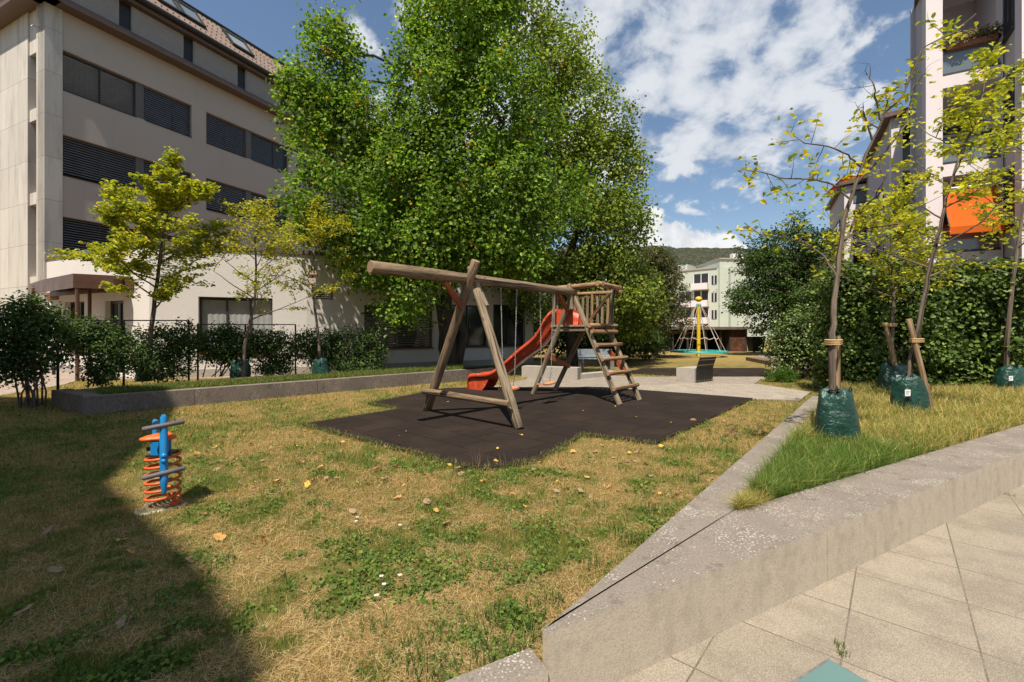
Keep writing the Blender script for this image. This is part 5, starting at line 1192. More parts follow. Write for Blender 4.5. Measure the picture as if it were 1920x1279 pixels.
# -- young trees
YP = [(.50, .45, .04), (.40, .41, .04), (.28, .34, .04), (.58, .47, .035), (.17, .22, .03)]
class Young:
    def __init__(s): s.mb = MB(); s.P = []; s.Dr = []
    def grow(s, a, d, L, r, lvl, maxl, leafy=1., up=.12, n=6, kids=4):
        pts = [Vector(a)]; d = Vector(d).normalized()
        for i in range(n):
            d = (d+V(random.gauss(0, .13), random.gauss(0, .13), random.gauss(0, .08)+up*.3)).normalized(); pts.append(pts[-1]+d*(L/n))
        s.mb.tube(pts, [r*(1-.7*i/n) for i in range(n+1)], 6 if lvl < 2 else 4)
        if lvl >= maxl-1:
            for i in range(1, n+1):
                for j in range(int(4*leafy*random.uniform(.3, 1.7)+.5)):
                    s.P.append(tuple(pts[i]+V(random.gauss(0, .07), random.gauss(0, .07), random.gauss(-.015, .035)))); s.Dr.append(tuple(d+V(random.gauss(0, .8), random.gauss(0, .8), -.15)))
        if lvl < maxl:
            for j in range(kids):
                k_ = random.randint(1, n); q_ = pts[k_]; td = (pts[k_]-pts[k_-1]).normalized(); sd_ = V(random.gauss(0, 1), random.gauss(0, 1), random.gauss(0.05, .35)).normalized()
                s.grow(q_, td*.75+sd_*.8, L*random.uniform(.38, .62), r*.5, lvl+1, maxl, leafy, up, 4, kids)
        return pts
    def trunk(s, pts, r0, r1, sides=10):
        P_ = []
        for i in range(len(pts)-1):
            for j in range(4): P_.append(Vector(pts[i]).lerp(Vector(pts[i+1]), j/4)+(V(random.gauss(0, .006), random.gauss(0, .006), 0) if (i or j) else V(0, 0, 0)))
        P_.append(Vector(pts[-1])); n = len(P_); s.mb.tube(P_, [r0+(r1-r0)*i/(n-1) for i in range(n)], sides); return P_
def young(label, pts, r0, nb, Lb, leafy, size, start=.35, kids=4, maxl=3, seed=1, extra=None, pal=YP, wts=(4, 4, 3, 1.5, 1.5), up=.12, group='young yellow green trees', cat='tree', name='young_tree'):
    random.seed(seed); base = Vector(pts[0]); t_ = thing(name, label, cat, base, group); y = Young(); P_ = y.trunk(pts, r0, r0*.18)
    n = len(P_)
    for i in range(nb):
        f_ = start+(1-start)*(i+.5)/nb; q_ = P_[min(n-1, int(f_*(n-1)))]; a_ = i*2.4+random.uniform(-.5, .5)
        L = Lb*(1.15-.65*((f_-start)/(1-start)))*random.uniform(.7, 1.2)
        y.grow(q_, (math.cos(a_), math.sin(a_), .35+.4*f_), L, r0*.38*(1.15-f_*.6), 1, maxl, leafy, up, 6, kids)
    y.grow(P_[-1], (P_[-1]-P_[-3]), Lb*.5, r0*.2, 1, maxl, leafy, .3, 5, kids)
    if extra: extra(y, P_)
    y.mb.build('trunk', M['bark'], t_)
    P2 = np.array(y.P); D2 = np.array(y.Dr); leaves('crown', P2, size, pick(len(P2), pal, wts), M['leaf_y'], t_, nrm=np.tile([[0, -.15, 1.]], (len(P2), 1)), dirs=D2, spread=.75, wide=.27); return t_
YG = [(.46, .45, .04), (.34, .38, .035), (.20, .27, .03), (.56, .47, .035)]
young('fullest of the three young trees on the left, yellow green tiers near the canopy', [G(276, 711, .32)]+[D(px, py, 11.5) for px, py in ((283, 620), (294, 540), (300, 480), (308, 420), (322, 360))], .065, 17, 1.42, 1.7, .10, .30, 5, 3, 22, pal=YG, wts=(4, 4, 3, 1.5), up=.09)
young('middle of the three young trees on the left, thin see-through crown before the annex window', [G(455, 707, .32)]+[D(px, py, 12.6) for px, py in ((460, 640), (478, 560), (480, 500), (478, 450), (480, 420))], .055, 14, 1.35, .8, .075, .32, 4, 3, 32, pal=YP, wts=(4, 4, 3, 1.5, 1.5), up=.08)
young('slim young tree with a bird box, right of the other two on the left', [G(602, 704, .32)]+[D(px, py, 13.6) for px, py in ((598, 640), (588, 560), (584, 500), (594, 450), (600, 430))], .05, 12, 1.35, .8, .078, .38, 4, 3, 47, pal=YP, wts=(3, 3, 3, 2, 1.5), up=.08)
# right trees
Y1 = 5.45
def ex1(y, P_):
    for pts, lf in (([(1592, 372), (1560, 345), (1520, 336), (1470, 335), (1425, 322), (1390, 318)], .5), ([(1612, 312), (1590, 290), (1555, 275), (1510, 268), (1475, 245)], .35), ([(1568, 520), (1545, 480), (1510, 455), (1470, 446), (1425, 440), (1395, 418)], .35), ([(1575, 470), (1610, 400), (1640, 370), (1665, 325)], .4), ([(1655, 215), (1690, 185), (1730, 90), (1785, 62), (1830, 26)], .45), ([(1650, 225), (1645, 190), (1635, 150), (1622, 138)], .0), ([(1635, 262), (1622, 220), (1618, 195)], 0.), ([(1600, 350), (1650, 300), (1700, 230), (1715, 150)], .3), ([(1580, 450), (1620, 430), (1680, 420), (1730, 380)], .8)):
        yy = Y1; Pp = []
        for i, (px, py) in enumerate(pts): Pp.append(D(px, py, Y1+.06*i*random.choice((-1, 1)))); 
        q_ = y.trunk(Pp, .013, .004, 6)
        for i in range(3, len(q_), 2):
            y.grow(q_[i], V(random.gauss(0, .6), random.gauss(0, .6), random.gauss(.25, .5)), random.uniform(.15, .34), .005, 2, 3, lf*.5, .1, 4, 2)
random.seed(5)
T1p = [G(1562, 735, .2)]+[D(px, py, Y1) for px, py in ((1560, 660), (1563, 590), (1573, 480), (1588, 390), (1612, 320), (1640, 255), (1662, 200))]
T1p[0] = V(X_(1562, Y1), Y1, .2)
young('nearest young tree with leaning trunk, sparse leaves and long bare branches, above the front bag', T1p, .043, 2, .35, .2, .085, .62, 3, 3, 77, extra=ex1)
def bez(px_list, Yd, z0=.2): p = [D(px, py, Yd) for px, py in px_list]; p[0].z = z0; return p
YR = [(.52, .50, .045), (.42, .44, .045), (.30, .36, .04), (.60, .52, .05), (.18, .23, .03)]
T2p = bez(((1698, 740), (1708, 670), (1725, 600), (1740, 520), (1757, 450), (1775, 370), (1800, 290), (1828, 230), (1845, 165)), 7.6)
young('yellow green young tree in the middle of the bed, forked crown before the white pillar', T2p, .046, 14, 1.15, .5, .088, .36, 4, 3, 83, pal=YR)
T3p = bez(((1668, 720), (1672, 640), (1676, 570), (1672, 520), (1678, 470), (1686, 430)), 9.9)
young('young tree at the back of the bed, low yellow green crown before the orange awnings', T3p, .042, 12, 1.2, .6, .09, .42, 4, 3, 91, pal=YR)
T4p = bez(((1884, 720), (1888, 640), (1898, 540), (1912, 440), (1925, 340), (1945, 250), (1965, 180)), 10.2)
young('young tree at the right edge, trunk rising from the farthest right bag', T4p, .054, 13, 1.3, .55, .095, .34, 4, 3, 95, pal=YR)
random.seed(123)
# -- watering bags
M['bag'] = None
m, t, b, o = newmat('green watering bag plastic'); co = coord(t)
a_ = noise(t, co, 5, 5); setin(t, b, 'Base Color', MIX(t, RAMP(t, a_, .3, .7), (.008, .038, .028), (.015, .064, .046))); setin(t, b, 'Roughness', .30)
wv_ = noise(t, co, 9, 4, .6, 1.5); bump(t, b, M2(t, 'ADD', wv_, M2(t, 'MULTIPLY', noise(t, co, 34, 3, .5, .6), .15)), .8, .035); M['bag'] = m
def bag(c, h, r, label, seed, tagside=None, rot=0., lean=(0, 0)):
    c = Vector(c); th_ = thing('watering_bag', label, 'watering bag', c, 'green watering bags round the young trees'); rs = random.Random(seed); ph = [rs.uniform(0, 6.28) for _ in range(8)]
    n, k_ = 56, 26; mb = MB()
    for i in range(k_+1):
        s = i/k_; prof = (1.0-.30*s**1.3)*(1+.09*math.sin(s*3.1)); prof *= 1-.55*max(0, (s-.93)/.07)**2
        for a in range(n):
            t_ = 2*math.pi*a/n; fo_ = .028*math.sin(5*t_+ph[0]+2.2*s)+.020*math.sin(9*t_+ph[1]-3*s)*(.3+s)+.045*s*math.sin(3*t_+ph[2])+.05*(mnoise.noise(V(math.cos(t_)*2+seed, math.sin(t_)*2, s*4.5)))
            fo_ += .022*s*abs(math.sin(11*t_+ph[3]))
            q_ = r*prof*(1+fo_); X0 = q_*math.cos(t_)*1.05; Y0 = q_*math.sin(t_)*.82
            zt = h*s*(1+.05*s*math.sin(2*t_+ph[4])+.025*s*math.sin(6*t_+ph[5]))
            mb.v.append((c.x+X0*math.cos(rot)-Y0*math.sin(rot)+lean[0]*s, c.y+X0*math.sin(rot)+Y0*math.cos(rot)+lean[1]*s, c.z-.04+zt))
    for i in range(k_):
        for a in range(n):
            b_ = (a+1) % n; mb.f.append((i*n+a, i*n+b_, (i+1)*n+b_, (i+1)*n+a)); mb.sm.append(True); mb.uv += [(0, 0)]*4
    mb.build('bag_body', M['bag'], th_)
    tp = c+V(lean[0], lean[1], h-.06)
    MB().tube([tp+V(math.cos(x_)*r*.42, math.sin(x_)*r*.32, .03*math.sin(2*x_)) for x_ in [i*2*math.pi/16 for i in range(17)]], .012, 6).build('drawstring', M['black'], th_)
    for s_ in (-.35, .4): MB().tube([tp+V(r*s_, -r*.42, .02), tp+V(r*(s_+.05), -r*.5, .09), tp+V(r*(s_+.14), -r*.45, .02)], .009, 6).build('handle', M['black'], th_)
    if tagside is not None:
        q_ = c+V(tagside, -r*.80, h*.58); mb = MB(); mb.hexa([q_+V(-.045, -.006, -.055), q_+V(.045, -.006, -.05), q_+V(.045, 0, -.05), q_+V(-.045, 0, -.055), q_+V(-.045, -.006, .05), q_+V(.045, -.006, .055), q_+V(.045, 0, .055), q_+V(-.045, 0, .05)])
        tg = mb.build('tag_label', M['white'], th_); mb = MB()
        for j in range(3): mb.box(q_.x-.028, q_.x+.028-.01*j, q_.y-.0085, q_.y-.0065, q_.z+.022-.022*j, q_.z+.03-.022*j)
        mb.build('print', M['ink'], tg); MB().tube([q_+V(.05, .0, .09), q_+V(.055, -.004, -.13)], .007, 6).build('strap', M['black'], th_)
bag((X_(1566, 5.5), 5.45, .18), .74, .225, 'large green watering bag round the nearest trunk, on the grass beside the wedge wall', 1, rot=-.1, lean=(-.03, 0))
bag((X_(1703, 7.6), 7.55, .18), .70, .27, 'shiny green watering bag with a white tag, at the foot of the forked middle tree', 2, -.25, lean=(-.02, 0))
bag((X_(1668, 9.9), 9.8, .18), .74, .30, 'green watering bag with a white tag, partly behind the middle bag', 3, -.10)
bag((X_(1887, 10.2), 10.1, .18), .66, .32, 'green watering bag with a white tag before the hedge at the right edge', 4, -.30)
bag(G(268, 712, .30), .44, .19, 'dark green watering bag in the shade, leftmost of the three on the planting strip', 5, lean=(.08, 0))
bag(G(450, 707, .30), .54, .26, 'green watering bag in the middle of the left planting strip', 6, lean=(.03, 0))
bag(G(603, 705, .30), .56, .24, 'green watering bag below the bird box tree on the left strip', 7, lean=(-.02, 0))
# -- stakes with straps
def stake(p0, p1, r, label, straps, trunkpts, group='wooden tree stakes'):
    p0, p1 = Vector(p0), Vector(p1); st_ = thing('tree_stake', label, 'stake', p0, group); MB().log(p0, p1, r, r*.9, 12).build('pole', M['stake'], st_)
    for s_, q_ in zip(straps, trunkpts):
        a = p0.lerp(p1, s_); mb = MB(); d = (q_-a); d.z = 0; L = d.length; u = d.normalized() if L > 1e-3 else V(1, 0, 0); v_ = V(-u.y, u.x, 0)
        loop = [a-u*(r+.012)+V(0, 0, .0)]+[a+v_*(r+.012)]+[q_+v_*.07+V(0, 0, a.z-q_.z)]+[q_+u*.075+V(0, 0, a.z-q_.z)]+[q_-v_*.07+V(0, 0, a.z-q_.z)]+[a-v_*(r+.012)]+[a-u*(r+.012)]
        for dz in (-.025, 0, .025): mb.tube([p+V(0, 0, dz) for p in loop], .013, 6)
        mb.build('strap', M['jute'], st_)
stake((X_(1568, 5.75), 5.75, .15), (X_(1572, 5.75), 5.8, D(0, 631, 5.75).z), .055, 'short thick stake close behind the nearest trunk, tied with a jute strap', [.95], [V(X_(1560, 5.45), 5.45, 1.4)])
stake((X_(1750, 7.4), 7.4, .15), D(1704, 598, 7.5), .045, 'slanting round stake leaning left against the forked middle tree', [.78], [D(1722, 628, 7.6)])
stake((X_(1692, 9.6), 9.6, .15), D(1660, 605, 9.8), .05, 'slanting stake at the back tree, partly behind the middle bag', [.97], [D(1674, 612, 9.9)])
stake(G(254, 712, .30), G(254, 712, .30)+V(.16, .1, .42), .04, 'short slanting stake beside the leftmost bag on the planting strip', [], [])
# bird box
p = D(588, 522, 13.35); bbx = thing('bird_box', 'small pale bird box with pitched roof on the slim tree', 'bird box', p-V(0, 0, .15))
mb = MB(); mb.box(p.x-.10, p.x+.10, p.y-.09, p.y+.09, p.z-.16, p.z+.12); body = mb.build('box', M['birdbox'], bbx)
MB().tube([(p.x+.01, p.y-.0905, p.z+.03), (p.x+.01, p.y-.094, p.z+.03)], .03, 12).build('entrance_hole', M['black'], body)
mb = MB(); mb.hexa([(p.x-.15, p.y-.14, p.z+.10), (p.x+.15, p.y-.14, p.z+.10), (p.x+.15, p.y+.12, p.z+.12), (p.x-.15, p.y+.12, p.z+.12), (p.x-.10, p.y-.08, p.z+.22), (p.x+.10, p.y-.08, p.z+.22), (p.x+.10, p.y+.08, p.z+.22), (p.x-.10, p.y+.08, p.z+.22)]); mb.build('roof', M['stake'], bbx)
# ================================================================== GRASS
def on_ground(n, x0, x1, y0, y1, power):
    """random points whose density falls off with distance from the camera"""
    u = RG.random(n); y = (y0**(1-power)+(y1**(1-power)-y0**(1-power))*u)**(1/(1-power)); x = RG.uniform(-1.2, 1.2, n)*(y+.6); return x, y
def blades(name, x, y, z, h, w, cols, label, seg=1, bend=.5, mat='grass', cat='grass'):
    n = len(x); a_ = RG.uniform(0, 2*np.pi, n); lean = RG.uniform(.1, 1., n)*bend; b_ = RG.uniform(0, 2*np.pi, n)
    base = np.stack([x, y, z], 1); sd_ = np.stack([np.cos(a_), np.sin(a_), 0*a_], 1)*w[:, None]; ld = np.stack([np.cos(b_), np.sin(b_), 0*a_], 1)
    H_ = h[:, None]; L_ = lean[:, None]; upv = np.array([[0, 0, 1.]])
    if seg == 1:
        tip = base+(upv*np.sqrt(np.maximum(1-L_**2, .05))+ld*L_)*H_
        vs = np.stack([base-sd_, base+sd_, tip], 1).reshape(-1, 3); f = np.arange(n*3).reshape(-1, 3); o_ = raw_mesh(name, vs, f, 3, np.repeat(cols, 3, 0), M[mat])
    else:
        m_ = base+(upv+ld*L_*.35)*H_*.5; t_ = base+upv*H_*(1-.35*L_)+ld*L_*H_*.9
        vs = np.stack([base-sd_, base+sd_, m_+sd_*.85, m_-sd_*.85, t_+sd_*.12, t_-sd_*.12], 1).reshape(-1, 3); i = np.arange(n)[:, None]*6
        f = np.concatenate([i+np.array([[0, 1, 2, 3]]), i+np.array([[3, 2, 4, 5]])], 0); o_ = raw_mesh(name, vs, f, 4, np.repeat(cols, 6, 0), M[mat])
    return tag(o_, label, cat, kind='stuff')
def lawn_ok(x, y, mat_margin=0.):
    wob = RG.normal(size=x.shape)*.035+mat_margin
    s = sgn(x, y); ok = s > .165
    # keep off the bed and its wall
    dl = (x-NOSE.x)*LN.x+(y-NOSE.y)*LN.y; al = (x-NOSE.x)*LD.x+(y-NOSE.y)*LD.y; ok &= ~((dl > -.01) & (al > -.1) & (s < 40) & (al < 11.5) & (dl > 0))
    for P_ in (MAT, MAT2, PATH, ST): ok &= ~inpoly(x+wob, y+wob, P_)
    dp = (x-PA.x)*PN.x+(y-PA.y)*PN.y; ap = (x-PA.x)*PD.x+(y-PA.y)*PD.y; ok &= ~((dp > 0) & (ap > -.3) & (ap < PL) & (dp < 3)); ok &= ~inpoly(x, y, YARD)
    ok &= ~((y > FA.p(0, 0).y-.5) & (x < -7) & (y > 14.5)); return ok
x, y = on_ground(760000, 0, 0, 1.75, 17, 1.6); k_ = lawn_ok(x, y); x, y = x[k_], y[k_]
g = pal_lawn(x, y); n = len(x)
fine = fbm(x*9, y*9, 2); isg = (RG.random(n) < np.clip(g*.80+.25+(fine-.5)*1.2, .07, .93))
dist = np.clip(y/5, .7, 2.6)
cg = pick(n, [(.12, .19, .028), (.20, .26, .045), (.07, .12, .02), (.34, .33, .07)], [4, 4, 2.5, 2]); cs_ = pick(n, [(.50, .335, .13), (.39, .245, .09), (.62, .47, .23), (.24, .135, .05), (.45, .37, .11)], [4, 3, 2, 2, 3])
cols = np.where(isg[:, None], cg, cs_)
h = np.where(isg, RG.uniform(.022, .065, n), RG.uniform(.02, .06, n))*np.clip(y/4, .8, 1.25)*(.6+.9*fbm(x*6, y*6, 2)); w = np.where(isg, .0024, .0019)*dist*1.15
blades('grass', x, y, np.full(n, -.012), h, w, cols, 'short dry and green blades of the lawn', bend=.99)
x, y = on_ground(130000, 0, 0, 1.75, 10, 1.7); k_ = lawn_ok(x, y) & (pal_lawn(x, y)+.3*(fbm(x*7, y*7, 2)-.5) < .5); x, y = x[k_], y[k_]; n = len(x)
a_ = RG.uniform(0, 2*np.pi, n); L_ = RG.uniform(.03, .09, n); b3 = np.stack([x, y, RG.uniform(.0, .018, n)], 1); dd_ = np.stack([np.cos(a_), np.sin(a_), RG.uniform(-.1, .28, n)], 1)*L_[:, None]; pp_ = np.stack([-np.sin(a_), np.cos(a_), 0*a_], 1)*(.0011*np.clip(y/3.5, .8, 2))[:, None]
vs = np.stack([b3-pp_, b3+pp_, b3+dd_+pp_*.5, b3+dd_-pp_*.5], 1).reshape(-1, 3)
tag(raw_mesh('straw', vs, np.arange(n*4).reshape(-1, 4), 4, np.repeat(pick(n, [(.72, .56, .30), (.56, .40, .19), (.40, .26, .12)], [3, 3, 2]), 4, 0), M['grass']), 'dead straw matted over the bare lawn patches', 'straw', kind='stuff')
# broad leaved weeds and clover in the green patches
x, y = on_ground(110000, 0, 0, 1.75, 13, 1.5); k_ = lawn_ok(x, y, .04) & ((pal_lawn(x, y)+3.2*(fbm(x*3+3, y*3, 3)-.5)+RG.normal(size=x.shape)*.22) > .86); x, y = x[k_], y[k_]; n = len(x)
Pc = np.stack([x, y, RG.uniform(.0, .035, n)], 1)
o_ = leaves('clover', Pc, RG.uniform(.014, .034, n)*np.clip(y/4, .9, 1.5), pick(n, [(.08, .14, .022), (.13, .20, .035), (.20, .26, .05)], [3, 4, 2]), M['grass'], None, spread=.7, wide=.42, kind='stuff'); tag(o_, 'clover and low weeds growing in the lawn', 'clover')
# grass tufts of broad blades near the nose of the wall and along it
def tuft_pts(cx_, cy_, r, n): a_ = RG.uniform(0, 6.28, n); q_ = r*np.sqrt(RG.random(n)); return cx_+q_*np.cos(a_), cy_+q_*np.sin(a_)
xs_, ys_ = [], []
for (px, py, r, n) in ((800, 1255, .10, 70), (930, 1235, .12, 90), (985, 1195, .12, 80), (1000, 1150, .08, 40), (860, 1270, .1, 50), (1040, 1130, .06, 30), (960, 1250, .1, 60), (1180, 1010, .12, 90), (1230, 960, .15, 90), (1290, 900, .15, 90), (1120, 950, .1, 40), (1110, 1060, .08, 30), (820, 1190, .1, 60), (900, 1180, .12, 70), (940, 1160, .1, 60), (770, 1230, .1, 60), (700, 1180, .12, 40), (600, 1150, .1, 30), (530, 1100, .12, 40), (420, 1060, .1, 40), (250, 1150, .15, 60), (1345, 845, .2, 120), (1170, 880, .12, 60)):
    q_ = G(px, py); a_, b_ = tuft_pts(q_.x, q_.y, r, n); xs_.append(a_); ys_.append(b_)
x, y = np.concatenate(xs_), np.concatenate(ys_); k_ = lawn_ok(x, y); x, y = x[k_], y[k_]; n = len(x)
blades('grass_tuft', x, y, np.full(n, -.01), RG.uniform(.04, .13, n), np.full(n, .0032), pick(n, [(.09, .16, .03), (.14, .22, .045), (.06, .11, .02)], [3, 3, 2]), 'taller green tufts in the lawn', 2, .9)
# long grass in the raised bed
n = 150000; u = RG.random(n)**1.0; al = 20*u**1.25; x = APEX.x+RD.x*al; y = APEX.y+RD.y*al; wv_ = RG.random(n)*np.minimum(al*.60+.05, 6.5)
x = x+RN.x*wv_; y = y+RN.y*wv_; k_ = inpoly(x, y, BED) & (y < 14) & (x/y < 1.25)
edge_n = (fbm(x*3, y*3, 3)-.5)*.30
se = sgn(x, y)-.5; k_ &= (se > edge_n-.02); dl = (x-NOSE.x)*LN.x+(y-NOSE.y)*LN.y-.33; k_ &= dl > -.08+.2*(fbm(x*4+9, y*4, 2)-.5); x, y, se, dl = x[k_], y[k_], se[k_], dl[k_]; n = len(x)
gr = np.clip(1.25-np.hypot(x-3.1, y-4.2)/1.9, 0, 1)+.30*(fbm(x*1.3+5, y*1.3, 3)-.3); gr = np.where((np.hypot(x-APEX.x, y-APEX.y) < .42), .08, gr); isg = RG.random(n) < np.clip(gr+.16, .12, .95)
cols = np.where(isg[:, None], pick(n, [(.11, .19, .03), (.17, .26, .05), (.07, .13, .02), (.24, .28, .07)], [4, 4, 2, 2]), pick(n, [(.52, .40, .14), (.42, .34, .10), (.62, .48, .20), (.32, .30, .08)], [4, 4, 2, 3]))
h = RG.uniform(.11, .30, n)*(.55+.9*fbm(x*2, y*2, 2)); h = np.where(np.hypot(x-APEX.x, y-APEX.y) < .45, h*.75, h)
blades('long_grass', x, y, np.full(n, .17), h, RG.uniform(.0020, .0034, n)*np.clip(y/5, .8, 1.8), cols, 'long uncut green and straw coloured grass of the raised bed', 2, 1.05)
# ground cover on the left strip
n = 26000; al = RG.uniform(.2, PL+1, n); wv_ = RG.uniform(.22, 1.6, n); x = PA.x+PD.x*al+PN.x*wv_; y = PA.y+PD.y*al+PN.y*wv_; k_ = inpoly(x, y, [(q_.x, q_.y) for q_ in PLB]); x, y = x[k_], y[k_]; n = len(x)
blades('strip_grass', x, y, np.full(n, PZ-.04), RG.uniform(.05, .16, n), np.full(n, .006), pick(n, [(.09, .14, .025), (.15, .20, .04), (.30, .25, .08)], [4, 3, 1.3]), 'low grass growing on the left planting strip', 2, 1.0)
# dead seed stalks at the mat edge
x, y = [], []
for i in range(46):
    q_ = G(random.uniform(820, 1010), random.uniform(872, 888)); x.append(q_.x); y.append(q_.y)
x, y = np.array(x), np.array(y); n = len(x); hh = RG.uniform(.10, .26, n)
blades('dry_stalk', x, y, np.full(n, -.01), hh, np.full(n, .0022), pick(n, [(.40, .30, .15), (.28, .22, .10)], [1, 1]), 'dry seed stalks at the front corner of the rubber mat', 2, .25)
# weeds creeping over the mat edge
x = []; y = []
for i in range(len(MAT)):
    a, b_ = V(*MAT[i], 0), V(*MAT[(i+1) % len(MAT)], 0)
    if i in (3, 4, 5, 6): continue
    L = (b_-a).length
    for j in range(int(L*240)):
        q_ = a.lerp(b_, random.random()); s_ = abs(random.gauss(0, .06))*(1+1.5*(mnoise.noise(q_*1.7) > .15)); n_ = V(-(b_-a).y, (b_-a).x, 0).normalized(); x.append(q_.x+n_.x*random.gauss(0, .05)); y.append(q_.y+n_.y*random.gauss(0, .05))
x, y = np.array(x), np.array(y); n = len(x)
blades('edge_grass', x, y, np.full(n, .0), RG.uniform(.03, .09, n), np.full(n, .003), pick(n, [(.12, .17, .035), (.2, .22, .06), (.42, .32, .14)], [3, 3, 2]), 'grass creeping over the rim of the rubber mat', 2, 1.)
x = []; y = []
for (px, py, r_) in ((1420, 1036, .05), (1395, 1041, .03), (1582, 1228, .035), (1575, 1212, .03), (1893, 930, .06)):
    q_ = G(px, py, PAVZ); a_, b_ = tuft_pts(q_.x, q_.y, r_, 26); x.append(a_); y.append(b_)
x, y = np.concatenate(x), np.concatenate(y); n = len(x)
blades('joint_weed', x, y, np.full(n, PAVZ), RG.uniform(.02, .055, n), np.full(n, .002), pick(n, [(.13, .2, .04), (.3, .26, .1)], [3, 1]), 'small weeds sprouting from joints of the slabs', 2, 1.)
# fallen leaves: individual curled leaves
M['dl'] = [simple('fallen leaf %s' % s_, c_, .8, .25, 30., 0, .2) for s_, c_ in (('ochre', (.50, .27, .07)), ('tan', (.30, .20, .11)), ('brown', (.24, .12, .05)), ('yellow', (.55, .38, .06)))]
protos = []
def dry_leaf(i, loc):
    rs = random.Random(i); out = []; k_ = 18
    for a in range(k_):
        t_ = 2*math.pi*a/k_; r = 1+.10*math.cos(5*t_)+.08*math.cos(9*t_+i)+.20*math.cos(2*t_); out.append((r*math.cos(t_), r*math.sin(t_)))
    mb = MB(); cz = lambda x_, y_: .22*x_*x_+.16*abs(y_)+.10*math.sin(3*x_+i)+.12*math.sin(4*y_+2*i)
    rings = [[(0, 0)]*k_]+[[(p[0]*f_, p[1]*f_) for p in out] for f_ in (.5, .8, 1.)]
    s_ = .036
    for j in range(3):
        for a in range(k_):
            q_ = [rings[j][a], rings[j][(a+1) % k_], rings[j+1][(a+1) % k_], rings[j+1][a]]
            if j == 0: q_ = q_[1:]
            mb.face([(loc[0]+p[0]*s_, loc[1]+p[1]*s_, loc[2]+.004+cz(*p)*s_) for p in q_], smooth=True)
    mb.tube([(loc[0]-s_*.2, loc[1], loc[2]+.003), (loc[0]-s_*1.9, loc[1]+s_*.2, loc[2]+.006)], .0012, 4)
    return mb.build('fallen_leaf', M['dl'][i % 4], None, origin=loc)
spots = [(160, 352), (228, 1018), (355, 1056), (243, 1040), (412, 1012), (492, 1018), (577, 912), (587, 906), (632, 900), (662, 963), (784, 988), (800, 946), (838, 948), (818, 962), (838, 985), (380, 968), (104, 1075), (230, 1175), (48, 1150), (685, 890), (640, 884), (706, 882), (742, 876), (720, 902), (600, 880), (858, 880), (930, 868), (560, 870), (590, 812), (650, 812), (612, 900), (508, 842), (470, 835), (435, 862), (1000, 884), (1044, 924), (1088, 924), (1100, 898), (1116, 850), (1180, 852), (1195, 850), (1240, 840), (1284, 820), (1330, 808), (1358, 792), (1142, 916), (1210, 872), (870, 1275), (1060, 880), (745, 938), (520, 905), (1128, 838), (1016, 868), (300, 900), (90, 1000), (1300, 790), (1262, 842), (905, 905), (960, 930), (985, 955), (1075, 850)]
spots = [s_ for s_ in spots if s_[1] > 640]
def leafcopy(src, loc, rz, s_, tilt):
    o_ = src.copy(); COL.objects.link(o_); o_.location = loc; o_.rotation_euler = (tilt, tilt*.7, rz); o_.scale = (s_,)*3; return o_
pr = [dry_leaf(i, (0, 0, 0)) for i in range(4)]
glab = ('ochre fallen leaf lying on the patchy lawn', 'pale tan fallen leaf lying on the patchy lawn', 'dark brown fallen leaf lying on the patchy lawn', 'yellow fallen leaf lying on the patchy lawn')
ggrp = ('ochre fallen leaves', 'tan fallen leaves', 'brown fallen leaves', 'yellow fallen leaves')
cnt = [0]*4
def put_leaf(loc, i, s_, lab=False):
    o_ = pr[i] if cnt[i] == 0 else leafcopy(pr[i], loc, 0, 1, 0)
    cnt[i] += 1; o_.location = loc; o_.rotation_euler = (random.gauss(0, .3), random.gauss(0, .3), random.uniform(0, 6.28)); o_.scale = (s_,)*3; tag(o_, glab[i] if not lab else glab[i].replace('the patchy lawn', 'the dark rubber mat').replace('fallen leaf', 'small fallen leaf'), 'fallen leaf', ggrp[i] if not lab else ggrp[i]+' on the mat')
for j, (px, py) in enumerate(spots):
    q_ = G(px, py); put_leaf((q_.x, q_.y, .018), random.choices((0, 1, 2, 3), (5, 5, 2, 1))[0], random.uniform(.65, 1.1) if py > 960 else random.uniform(.7, 1.25))
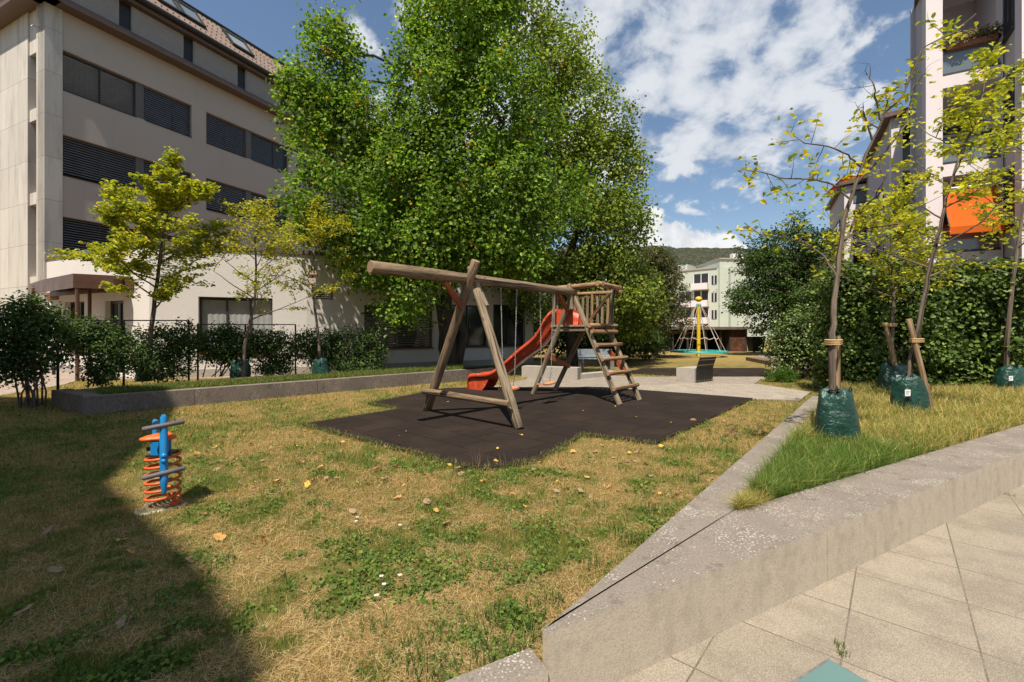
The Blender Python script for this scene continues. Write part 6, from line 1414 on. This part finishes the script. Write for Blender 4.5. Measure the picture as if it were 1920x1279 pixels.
for j in range(90):
    q_ = G(random.uniform(350, 1420), random.uniform(800, 930)); 
    if bool(lawn_ok(np.array([q_.x]), np.array([q_.y]))[0]): put_leaf((q_.x, q_.y, .015), random.choices((0, 1, 2, 3), (4, 5, 3, 1))[0], random.uniform(.45, .85))
for j in range(26):
    q_ = G(random.uniform(640, 1380), random.uniform(752, 862))
    if bool(inpoly(np.array([q_.x]), np.array([q_.y]), MAT)[0]): put_leaf((q_.x, q_.y, .03), random.choices((0, 1, 2, 3), (3, 3, 2, 3))[0], random.uniform(.3, .6), True)
# daisies
wf = []
for px, py in ((1430, 467), (1500, 463), (1412, 541), (1340, 240), (1440, 498), (1335, 255), (1500, 270)):
    q_ = G(px/2, 860+py/2); wf.append(q_)
for px, py in ((265, 790), (270, 800), (258, 796), (196, 796), (1290, 1050), (275, 803)): wf.append(G(px, py))
M['daisy'] = simple('white petals', (.78, .77, .74), .7, .05, 9., 0, 0); M['daisyc'] = simple('yellow flower centre', (.6, .4, .03), .7, .05, 9., 0, 0)
fp = None
for j, q_ in enumerate(wf):
    if fp is None:
        fp = thing('daisy', 'tiny white daisy in the lawn', 'flower', (q_.x, q_.y, .0), 'daisies in the lawn'); mb = MB(); 
        for a in range(12):
            t_ = a*math.pi/6; mb.face([(q_.x, q_.y, .045), (q_.x+.011*math.cos(t_-.2), q_.y+.011*math.sin(t_-.2), .048), (q_.x+.015*math.cos(t_), q_.y+.015*math.sin(t_), .047), (q_.x+.011*math.cos(t_+.2), q_.y+.011*math.sin(t_+.2), .048)])
        mb.build('petals', M['daisy'], fp); MB().ball((q_.x, q_.y, .047), .004, 8).build('flower_centre', M['daisyc'], fp); MB().tube([(q_.x, q_.y, 0), (q_.x, q_.y, .045)], .0012, 4).build('stem', M['bag'], fp)
    else:
        r_ = fp.copy(); COL.objects.link(r_); r_.location = (q_.x, q_.y, 0)
        for ch in list(fp.children): c_ = ch.copy(); COL.objects.link(c_); c_.parent = r_
print('faces', sum(len(o.data.polygons) for o in bpy.data.objects if o.type == 'MESH'))
